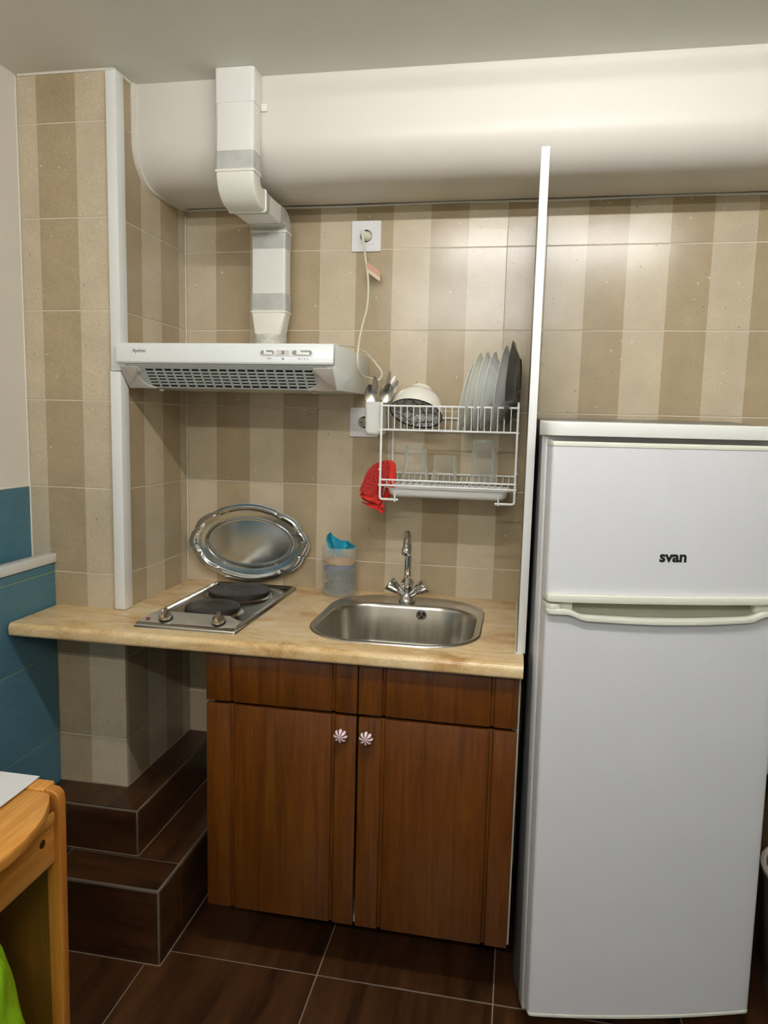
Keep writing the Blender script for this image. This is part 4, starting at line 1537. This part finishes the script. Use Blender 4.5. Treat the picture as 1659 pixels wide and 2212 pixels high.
bc = thing('cleaning_cloth', 'turquoise cleaning cloth sticking out of the frosted pot', 'cloth', (pc[0], pc[1], 1.03))
build('cloth', sheet(bcl, 22, 14, 0.0010), m_bcloth, bc, smooth=70)
build('corner', sheet(lambda u, v: (pc[0] + 0.020 + 0.022 * u + 0.008 * v, pc[1] + 0.006 - 0.012 * sin(u * 4), 1.06 + 0.030 * v - 0.018 * u * v), 8, 6, 0.001), m_bcloth, bc, smooth=70)

# ------------------------------------------------------------------ dish rack
t = thing('dish_rack', 'white coated wire dish rack on the tiles above the sink', 'dish rack', (0.92, -0.12, 1.25))
RX0, RX1 = 0.7225, 1.1205
RF, RBk = -0.222, -0.012
R1 = 0.0032
fr_ = []
for sgn, X_ in ((1, RX0), (-1, RX1)):
    zt_ = 1.536 if sgn > 0 else 1.541
    pts = [(X_, RBk, 1.245), (X_, RBk, zt_ - 0.012), (X_, RBk - 0.006, zt_ - 0.003), (X_, RBk - 0.014, zt_), (X_, RF + 0.010, zt_), (X_, RF + 0.003, zt_ - 0.003), (X_, RF, zt_ - 0.010), (X_, RF, 1.256), (X_ + sgn * 0.002, RF, 1.251), (X_ + sgn * 0.007, RF, 1.249), (X_ + sgn * 0.056, RF, 1.2485)]
    build('side_frame', MB().tube(pts, R1 + 0.0004, 8), m_wire, t)
    build('hook', MB().tube([(X_ + sgn * 0.046, RF - 0.003, 1.243), (X_ + sgn * 0.046, RF - 0.0035, 1.262), (X_ + sgn * 0.046, RF + 0.010, 1.266)], 0.0024, 8), m_wire, t)
    for z in (1.455, 1.338, 1.292):
        build('cross_bar', MB().tube([(X_ - sgn * 0.003, RF - 0.004, z), (X_ - sgn * 0.003, RBk, z)], 0.0026, 8), m_wire, t)
for z, y in ((1.5265, RF - 0.001), (1.4560, RF + 0.003), (1.4960, RBk + 0.002), (1.4560, RBk), (1.3075, RF - 0.001), (1.2905, RF + 0.004), (1.3160, RBk + 0.002), (1.2905, RBk)):
    build('rail', MB().tube([(RX0 - 0.003, y, z), (RX1 + 0.003, y, z)], 0.0030, 8), m_wire, t)
NU = 20
base = MB().tube([(0, RF - 0.003, 1.530), (0, RF + 0.002, 1.492), (0, RF + 0.006, 1.4600), (0, RF + 0.010, 1.4592), (0, -0.035, 1.4592), (0, -0.028, 1.4620), (0, RBk - 0.003, 1.4985)], 0.0016, 6)
w0 = build('wire', base, m_wire, t)
w0.location = (RX0 + 0.02, 0, 0)
for i in range(1, NU):
    c = w0.copy()
    COL.objects.link(c)
    c.location = (RX0 + 0.02 + (RX1 - RX0 - 0.04) * i / (NU - 1), 0, 0)
base = MB().tube([(0, RF - 0.003, 1.3105), (0, RF + 0.002, 1.297), (0, RF + 0.006, 1.2945), (0, RF + 0.010, 1.2940), (0, -0.035, 1.2940), (0, -0.028, 1.2960), (0, RBk - 0.003, 1.3185)], 0.0016, 6)
w1 = build('wire', base, m_wire, t)
w1.location = (RX0 + 0.02, 0, 0)
for i in range(1, NU):
    c = w1.copy()
    COL.objects.link(c)
    c.location = (RX0 + 0.02 + (RX1 - RX0 - 0.04) * i / (NU - 1), 0, 0)
# drip tray
dt = []
for hx, hy, r, z in ((0.150, 0.070, 0.02, 1.2545), (0.165, 0.080, 0.022, 1.2560), (0.176, 0.087, 0.024, 1.2640), (0.180, 0.091, 0.026, 1.2800), (0.186, 0.096, 0.028, 1.2820), (0.186, 0.096, 0.028, 1.2836), (0.179, 0.090, 0.026, 1.2830), (0.172, 0.084, 0.022, 1.2660), (0.160, 0.074, 0.02, 1.2600)):
    dt.append(rrect(0.9205, -0.116, hx, hy, r, z, 6))
build('drip_tray', MB().loft(dt, True, True), m_white, t, smooth=50)

# plates
ROTP = []


def plate(label, d, xb, lean, mat, depth=0.020, wavy=0.0, yc=None, octo=False, zb=1.4608, yaw=5, grp='plates standing in the dish rack'):
    R = d / 2
    th = radians(lean)
    zdir = Vector((-cos(th), 0, sin(th)))       # open side
    ydir = Vector((sin(th), 0, cos(th)))        # up in the rim plane
    xdir = ydir.cross(zdir)
    Rm = Matrix((xdir, ydir, zdir)).transposed()
    t_ = thing('plate', label, 'plate', (0, 0, 0), grp, local=True)
    prof = [(0.0, -depth), (0.60 * R, -depth), (0.615 * R, -depth - 0.0025), (0.63 * R, -depth), (0.72 * R, -depth * 0.72), (0.86 * R, -depth * 0.28), (0.97 * R, -0.001), (R, 0.0), (0.995 * R, 0.0022), (0.96 * R, 0.0020), (0.84 * R, -depth * 0.20), (0.70 * R, -depth * 0.62), (0.60 * R, -depth + 0.0028), (0.0, -depth + 0.0028)]

    def rf(a, r, z):
        k = 1.0
        if wavy and r > 0.6 * R:
            k += wavy * cos(16 * a) * (r / R)
        if octo and r > 0.6 * R:
            k *= 1.0 - 0.045 * (1 - cos(10 * a)) / 2
        return k
    build('dish', MB().lathe(prof, (0, 0, 0), 96 if wavy else 64, Rm, rfun=rf if (wavy or octo) else None), mat, t_, smooth=50)
    t_.rotation_euler = (0, 0, -radians(yaw))
    t_.location = (xb + sin(th) * R, yc if yc is not None else -(R + 0.012), zb + cos(th) * R)
    return t_


plate('small pale opal glass plate with scalloped rim, leftmost in the dish rack', 0.200, 0.9480, 11, m_plate3, 0.022, 0.012, yc=-0.125)
plate('ivory white plate, second from the left in the dish rack', 0.232, 0.9690, 9, m_plate2, 0.024, yc=-0.135)
plate('plain white plate, third from the left in the dish rack', 0.233, 0.9960, 7.5, m_plate1, 0.022, yc=-0.135)
plate('white ribbed plate with wavy rim, fourth from the left in the dish rack', 0.235, 1.0150, 8, m_plate3, 0.026, 0.010, yc=-0.135)
plate('large grey-white dinner plate next to the charcoal plate', 0.252, 1.0525, 6.5, m_plate4, 0.024, yc=-0.140)
plate('large charcoal plate, rightmost in the dish rack', 0.266, 1.0890, 2.5, m_plate5, 0.020, octo=True, yc=-0.1455)

# bowl, upside down and tipped forward
t_ = thing('bowl', 'white footed bowl with grey star pattern inside tipped over in the dish rack', 'bowl', (0.8125, -0.135, 1.505), local=True)
Rb = 0.0815
bo = MB().lathe([(Rb, 0.0), (Rb * 0.985, 0.018), (Rb * 0.90, 0.042), (Rb * 0.72, 0.062), (Rb * 0.48, 0.073), (Rb * 0.43, 0.076), (Rb * 0.41, 0.088), (Rb * 0.37, 0.088), (Rb * 0.36, 0.078), (0, 0.077)], (0, 0, 0), 64)
build('outside', bo, m_cream, t_, smooth=50)
build('rim', MB().lathe([(Rb, 0.0005), (Rb + 0.0006, -0.001), (Rb - 0.0015, -0.0022), (Rb - 0.0035, -0.0005), (Rb - 0.003, 0.002)], (0, 0, 0), 64), m_ink, t_)
bi = build('inside', MB().lathe([(Rb - 0.003, 0.0005), (Rb * 0.945, 0.018), (Rb * 0.86, 0.040), (Rb * 0.68, 0.058), (Rb * 0.44, 0.068), (0, 0.070)], (0, 0, 0), 64), m_bowl, t_, smooth=60)
bm_ = bi.data
uvb = bm_.uv_layers.new(name='uv')
PR_ = [(0.0, 0.070), (Rb * 0.44, 0.068), (Rb * 0.68, 0.058), (Rb * 0.86, 0.040), (Rb * 0.945, 0.018), (Rb - 0.003, 0.0005)]
AL = [0.0]
for q in range(1, 6):
    AL.append(AL[-1] + math.hypot(PR_[q][0] - PR_[q - 1][0], PR_[q][1] - PR_[q - 1][1]))
for lo in bm_.loops:
    co_ = bm_.vertices[lo.vertex_index].co
    j_ = min(range(6), key=lambda q: abs(PR_[q][1] - co_.z))
    a_ = atan2(co_.y, co_.x)
    uvb.data[lo.index].uv = (AL[j_] * cos(a_) * 0.8, AL[j_] * sin(a_) * 0.8)
t_.rotation_euler = (radians(-31), radians(7), 0)
t_.location = (0.8125, -0.132, 1.5065)

# glasses, upside down
def tumbler(label, x, y, r0, r1, h, facets, thick, step_z=None, z0=1.2958):
    t2 = thing('drinking_glass', label, 'glass', (x, y, z0), 'glasses upside down on the lower rack shelf', local=True)
    prof = [(r0, 0.0), (r0 + 0.0005, 0.002)]
    ZB = h * 0.45 if step_z is None else step_z
    prof += [(lerp(r0, r1, 0.30), ZB * 0.7), (lerp(r0, r1, 0.5) + 0.001, ZB), (lerp(r0, r1, 0.55) - 0.001, ZB + 0.004), (r1, h - 0.006), (r1 - 0.002, h), (0, h)]
    prof += [(0, h - thick), (r1 - 0.005, h - thick), (lerp(r0, r1, 0.5) - 0.004, ZB), (r0 - 0.0022, 0.001), (r0 - 0.001, 0.0)]

    def rf(a, r, z):
        q = 0.07 if z > ZB else 0.012
        return 1 + q * (abs(cos(facets * a / 2)) - 0.6)
    build('body', MB().lathe(prof, (0, 0, 0), 80, rfun=rf), m_glass, t2, smooth=25)
    build('thick_base', MB().lathe([(0, h - thick + 0.0005), (r1 - 0.0055, h - thick + 0.0005), (r1 - 0.0035, h - 0.004), (r1 - 0.005, h - 0.0012), (0, h - 0.0012)], (0, 0, 0), 40), m_gbase, t2, smooth=40)
    return t2


tumbler('tall fluted glass tumbler, leftmost of the three upside-down glasses', 0.8155, -0.140, 0.0425, 0.0335, 0.113, 12, 0.012, 0.048)
tumbler('short faceted glass tumbler, middle of the three upside-down glasses', 0.9075, -0.140, 0.0370, 0.0340, 0.086, 10, 0.007, 0.036)
tumbler('largest clear glass beaker, rightmost of the three upside-down glasses', 1.0240, -0.140, 0.0430, 0.0345, 0.138, 7, 0.016, 0.020)

# cutlery holder
t_ = thing('cutlery_holder', 'white plastic cutlery holder hung on the left end of the dish rack', 'cutlery holder', (0.70, -0.16, 1.44))
rg = []
cxh, cyh = 0.6925, -0.155
for hx, hy, r, z in ((0.016, 0.038, 0.010, 1.4390), (0.0225, 0.045, 0.014, 1.4410), (0.0255, 0.048, 0.014, 1.4480), (0.0265, 0.050, 0.010, 1.5360), (0.0272, 0.0508, 0.010, 1.5380), (0.0250, 0.0485, 0.009, 1.5380), (0.0240, 0.0475, 0.009, 1.4500), (0.018, 0.040, 0.008, 1.4450)):
    rg.append(rrect(cxh, cyh, hx, hy, r, z, 6))
build('holder', MB().loft(rg, True, True), m_cup, t_, smooth=50)
build('hanger', MB().box(0.716, 0.7185, -0.19, -0.12, 1.505, 1.5415), m_cup, t_, bevel=0.001)


def cutlery(name, label, base, tip, kind, twist=0.0):
    base = Vector(base)
    tip = Vector(tip)
    L = (tip - base).length
    d = (tip - base).normalized()
    side = Matrix.Rotation(twist, 3, d) @ Vector((1, 0, 0))
    side = (side - d * side.dot(d)).normalized()
    nrm = side.cross(d).normalized()
    if nrm.y > 0:
        nrm = -nrm
    mb = MB()
    th = 0.0009

    def st(prof):
        rings = []
        for s, w_, bend in prof:
            c = base + d * (s * L) + nrm * bend
            rings.append([tuple(c + side * w_ + nrm * th * 0.3), tuple(c + nrm * th), tuple(c - side * w_ + nrm * th * 0.3), tuple(c - side * w_ - nrm * th), tuple(c - nrm * th * 1.2), tuple(c + side * w_ - nrm * th)])
        mb.loft(rings)
    if kind == 'spoon':
        hl = 0.058 / L
        st([(0, 0.006, 0), (0.1, 0.0055, 0), (1 - hl - 0.25, 0.0028, 0.001), (1 - hl, 0.0028, 0)])
        rings = []
        for i in range(11):
            q = i / 10
            w_ = 0.0185 * sin(pi * (0.06 + 0.90 * q ** 0.85)) ** 0.65 * (1.0)
            if i == 0:
                w_ = 0.0035
            if i == 10:
                w_ = 0.004
            c = base + d * (L * (1 - hl + hl * q))
            dep = 0.0055 * sin(pi * q)
            ring = []
            for k in range(9):
                a = (k / 8 - 0.5) * 2
                ring.append(tuple(c + side * (w_ * a) - nrm * (dep * (1 - a * a))))
            for k in range(8, -1, -1):
                a = (k / 8 - 0.5) * 2
                ring.append(tuple(c + side * (w_ * a) - nrm * (dep * (1 - a * a) + 0.0012)))
            rings.append(ring)
        mb.loft(rings)
    elif kind == 'fork':
        hl = 0.062 / L
        st([(0, 0.006, 0), (0.1, 0.0055, 0), (1 - hl - 0.25, 0.003, 0), (1 - hl, 0.0035, 0), (1 - hl * 0.85, 0.0105, 0.001), (1 - hl * 0.68, 0.0125, 0.002)])
        for k in range(4):
            o_k = (-0.0105 + 0.007 * k)
            rings = []
            for s, w_ in ((1 - hl * 0.70, 0.0020), (1 - hl * 0.3, 0.0018), (1.0, 0.0008)):
                c = base + d * (s * L) + side * o_k + nrm * 0.002
                rings.append([tuple(c + side * w_ + nrm * th), tuple(c - side * w_ + nrm * th), tuple(c - side * w_ - nrm * th), tuple(c + side * w_ - nrm * th)])
            mb.loft(rings)
    else:
        st([(0, 0.006, 0), (0.1, 0.006, 0), (0.5, 0.0045, 0), (0.56, 0.0068, 0), (0.72, 0.0090, 0), (0.88, 0.0085, 0), (0.96, 0.005, 0), (1.0, 0.0012, 0)])
    return single(name, mb, m_cutl, label, 'cutlery', 'cutlery standing in the white holder', smooth=60)


cutlery('spoon', 'steel spoon, lowest at the left side of the cutlery holder', (0.686, -0.165, 1.452), (0.6750, -0.175, 1.590), 'spoon', 0.2)
cutlery('spoon', 'steel spoon standing tall behind the leftmost one', (0.694, -0.150, 1.452), (0.6790, -0.125, 1.618), 'spoon', -0.9)
cutlery('spoon', 'steel spoon with pale bowl at the right front of the cutlery holder', (0.695, -0.178, 1.452), (0.7400, -0.190, 1.592), 'spoon', 0.1)
cutlery('fork', 'steel fork leaning right between the spoons in the cutlery holder', (0.691, -0.160, 1.452), (0.7210, -0.150, 1.606), 'fork', -0.3)
cutlery('knife', 'tallest steel table knife in the cutlery holder', (0.698, -0.130, 1.452), (0.7240, -0.110, 1.636), 'knife', -0.5)
cutlery('knife', 'rounded steel knife just right of the tallest one', (0.702, -0.120, 1.452), (0.7400, -0.105, 1.620), 'knife', 0.3)
cutlery('knife', 'steel knife leaning furthest to the right in the cutlery holder', (0.700, -0.140, 1.452), (0.7520, -0.130, 1.608), 'knife', 0.5)

# red cloth over the rack's left cross bar
t_ = thing('dish_cloth', 'red honeycomb dish cloth draped over the left side of the rack', 'cloth', (0.71, -0.14, 1.34))


def lobe(stations, yc, dep, seed, slant=0.0, n=40):
    """folded cloth lobe: stations (x, z, half width) from top to bottom"""
    st = smooth_pts([(a, b_, c) for a, b_, c in stations], 5)
    rings = []
    m = len(st)
    for k, p in enumerate(st):
        ring = []
        q = k / (m - 1)
        for i in range(n):
            a = 2 * pi * i / n
            ca, sa = cos(a), sin(a)
            x = p.x + p.z * (abs(ca) ** 0.75) * (1 if ca > 0 else -1)
            rip = 0.0035 * sin(ca * 7 + q * 4 + seed) * q + 0.002 * noise.noise(Vector((x * 60, p.y * 60, seed)))
            y = yc + dep * (abs(sa) ** 0.7) * (1 if sa > 0 else -1) * (0.6 + 0.4 * q) + rip
            z = p.y - slant * q * ca * p.z
            ring.append((x, y, z))
        rings.append(ring)
    return MB().loft(rings)


build('front_layer', lobe([(0.733, 1.3625, 0.008), (0.724, 1.353, 0.021), (0.710, 1.330, 0.031), (0.698, 1.298, 0.033), (0.689, 1.270, 0.033), (0.686, 1.252, 0.0325)], -0.186, 0.011, 1.0, 0.42), m_towel, t_, smooth=70)
build('back_layer', lobe([(0.736, 1.3640, 0.008), (0.742, 1.352, 0.0165), (0.746, 1.325, 0.0150), (0.746, 1.295, 0.0135), (0.739, 1.265, 0.012), (0.728, 1.238, 0.010)], -0.168, 0.009, 4.0, 0.1), m_towelh, t_, smooth=70)
build('lower_fold', lobe([(0.695, 1.275, 0.030), (0.688, 1.250, 0.035), (0.690, 1.236, 0.035), (0.694, 1.226, 0.034)], -0.176, 0.010, 7.0, 0.52), m_towel, t_, smooth=70)
build('hem', lobe([(0.6862, 1.2540, 0.0335), (0.6862, 1.2480, 0.0340), (0.6860, 1.2400, 0.0335)], -0.1862, 0.0135, 1.0, 0.42), m_towelh, t_, smooth=70)
build('hem', lobe([(0.694, 1.2295, 0.0350), (0.694, 1.2230, 0.0352), (0.694, 1.2160, 0.0345)], -0.1765, 0.0125, 7.0, 0.52), m_towelh, t_, smooth=70)

# ------------------------------------------------------------------ pine table
t = thing('pine_table', 'honey-coloured pine table with curved end board at the lower left', 'table', (0.0, -1.6, 0))
TZ = 0.750
# rounded end frame (panel + top rail + leg)
epts = [(-0.19, 0.0), (0.2750, 0.0), (0.2810, TZ - 0.022)]
for i in range(7):
    a = i / 6 * pi / 2
    epts.append((0.2600 + 0.0210 * cos(a), TZ - 0.018 + 0.0230 * sin(a)))
epts += [(-0.19, TZ + 0.006)]
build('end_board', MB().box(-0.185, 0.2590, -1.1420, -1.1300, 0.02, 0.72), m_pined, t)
build('leg', MB().prism([(0.2500, 0.0), (0.2740, 0.0), (0.2815, TZ - 0.022), (0.2790, TZ - 0.008), (0.2700, TZ + 0.001), (0.2500, TZ + 0.0035)], 'y', -1.1555, -1.1320), m_pinez, t, bevel=0.003, seg=3)
build('leg', MB().box(-0.205, -0.175, -1.1570, -1.1180, 0.0, TZ), m_pinez, t, bevel=0.003)
build('leg', MB().box(0.2500, 0.2780, -2.05, -2.01, 0.0, TZ - 0.022), m_pinez, t, bevel=0.003)
build('leg', MB().box(-0.205, -0.175, -2.05, -2.01, 0.0, TZ - 0.022), m_pinez, t, bevel=0.003)
build('top_rail', MB().box(-0.1745, 0.2495, -1.1560, -1.1190, TZ - 0.045, TZ + 0.0035), m_pine, t, bevel=0.004, seg=3)
ap = build('apron', MB().box(0.2500, 0.2700, -2.0095, -1.1560, 0.606, 0.700), m_pine, t, bevel=0.002)
build('apron', MB().box(-0.2000, -0.1850, -2.0095, -1.1575, 0.600, 0.700), m_pine, t, bevel=0.002)
build('drop_leaf_rail', MB().box(0.2705, 0.2760, -2.0, -1.1600, 0.690, 0.714), m_pine, t, bevel=0.003)
kn = build('knot', MB().lathe([(0.0085, 0.0), (0.008, 0.0008), (0.0, 0.0009)], (0.2700, -1.192, 0.664), 16, Matrix.Rotation(pi / 2, 3, 'Y')), m_knotm, ap)
top = [(-0.21, -1.1585), (0.2600, -1.1585), (0.2700, -1.1650)]
for (x, y) in ((0.2860, -1.1900), (0.3030, -1.2250), (0.3160, -1.2650), (0.3235, -1.3050), (0.3250, -1.3500), (0.3200, -1.4100), (0.300, -1.50), (0.27, -1.62), (0.24, -1.80), (0.22, -2.0), (0.2, -2.06)):
    top.append((x, y))
top += [(-0.21, -2.06)]
build('tabletop', MB().prism(top, 'z', TZ - 0.022, TZ), m_pine, t, bevel=0.0025)

# white cloth on the table
cl = MB()


def tcl(u, v):
    x = lerp(-0.195, 0.214 + 0.004 * sin(v * 9), u)
    y = lerp(-1.1180 + (1 - u) * 0.0, -1.98, v)
    z = TZ + 0.0060 + 0.0012 * sin(u * 25 + v * 3) * sin(v * 17)
    if v < 0.03:
        z += 0.0005
    return (x, y, z)


tc_o = single('table_cloth', sheet(tcl, 30, 24, 0.0008), m_cloth, 'white cloth lying across the pine table', 'cloth', smooth=70)

# lime green bag under the table
t_ = thing('plastic_bag', 'lime green crumpled plastic bag standing below the pine table', 'bag', (0.12, -1.33, 0))
rings = []
for k in range(22):
    q = k / 21
    z = 0.002 + 0.53 * q
    R_ = 0.158 * (1 - 0.34 * q ** 3.2) if q < 0.93 else 0.158 * (0.70 - (q - 0.93) * 6.5)
    ring = []
    for i in range(48):
        a = 2 * pi * i / 48
        rr = R_ * (1 + 0.09 * noise.noise(Vector((cos(a) * 3, sin(a) * 3, z * 9))) + 0.05 * noise.noise(Vector((cos(a) * 9, sin(a) * 9, z * 6))))
        ring.append((0.135 + rr * cos(a), -1.320 + rr * 0.9 * sin(a), z))
    rings.append(ring)
build('body', MB().loft(rings), m_lime, t_, smooth=60)
build('handle', MB().tube(smooth_pts([(0.09, -1.32, 0.50), (0.10, -1.32, 0.545), (0.135, -1.32, 0.565), (0.17, -1.32, 0.545), (0.178, -1.32, 0.50)], 4), 0.007, 8), m_lime, t_, smooth=60)

# ------------------------------------------------------------------ things right of the fridge
t_ = thing('side_cabinet', 'dark brown low wooden cabinet partly hidden right of the fridge', 'cabinet', (2.05, -0.25, 0))
build('body', MB().box(1.785, 2.40, -0.255, -0.03, 0.0, 0.44), m_brown, t_, bevel=0.003)
dd = build('door', MB().box(1.79, 2.09, -0.272, -0.2555, 0.02, 0.42), m_brown, t_, bevel=0.003)
build('door', MB().box(2.095, 2.395, -0.272, -0.2555, 0.02, 0.42), m_brown, t_, bevel=0.003)
t_ = thing('carrier_bag', 'white plastic bag with black stripes on the brown cabinet right of the fridge', 'bag', (1.93, -0.15, 0.441))
bgm, nt, b = newmat('striped_bag')
gg = N(nt, 'ShaderNodeTexCoord')
wv = N(nt, 'ShaderNodeTexWave', wave_type='BANDS', bands_direction='DIAGONAL')
wv.inputs['Scale'].default_value = 6
wv.inputs['Distortion'].default_value = 3
nt.links.new(gg.outputs['Object'], wv.inputs['Vector'])
rr_ = ramp(nt, wv.outputs[0], [(0.28, (0.01, 0.01, 0.01, 1)), (0.34, lin((212, 208, 190)))])
nt.links.new(rr_.outputs[0], b.inputs['Base Color'])
b.inputs['Roughness'].default_value = 0.4
build('body', lump((1.93, -0.155, 0.518), (0.13, 0.095, 0.060), 0.7, 11.0, 32, 0.25), bgm, t_, smooth=60)
t_ = thing('waste_bin', 'grey plastic bin with pale rim on the floor beside the fridge', 'bin', (1.958, -0.45, 0))
build('bucket', MB().lathe([(0.0, 0.0), (0.125, 0.0), (0.130, 0.006), (0.155, 0.350), (0.150, 0.350), (0.126, 0.012), (0, 0.010)], (1.958, -0.450, 0), 36), m_greyp, t_, smooth=50)
build('rim', MB().lathe([(0.155, 0.346), (0.162, 0.350), (0.162, 0.358), (0.155, 0.362), (0.149, 0.358), (0.149, 0.350)], (1.958, -0.450, 0), 36), plain('bin_rim', (196, 188, 176), 0.4), t_, smooth=50)
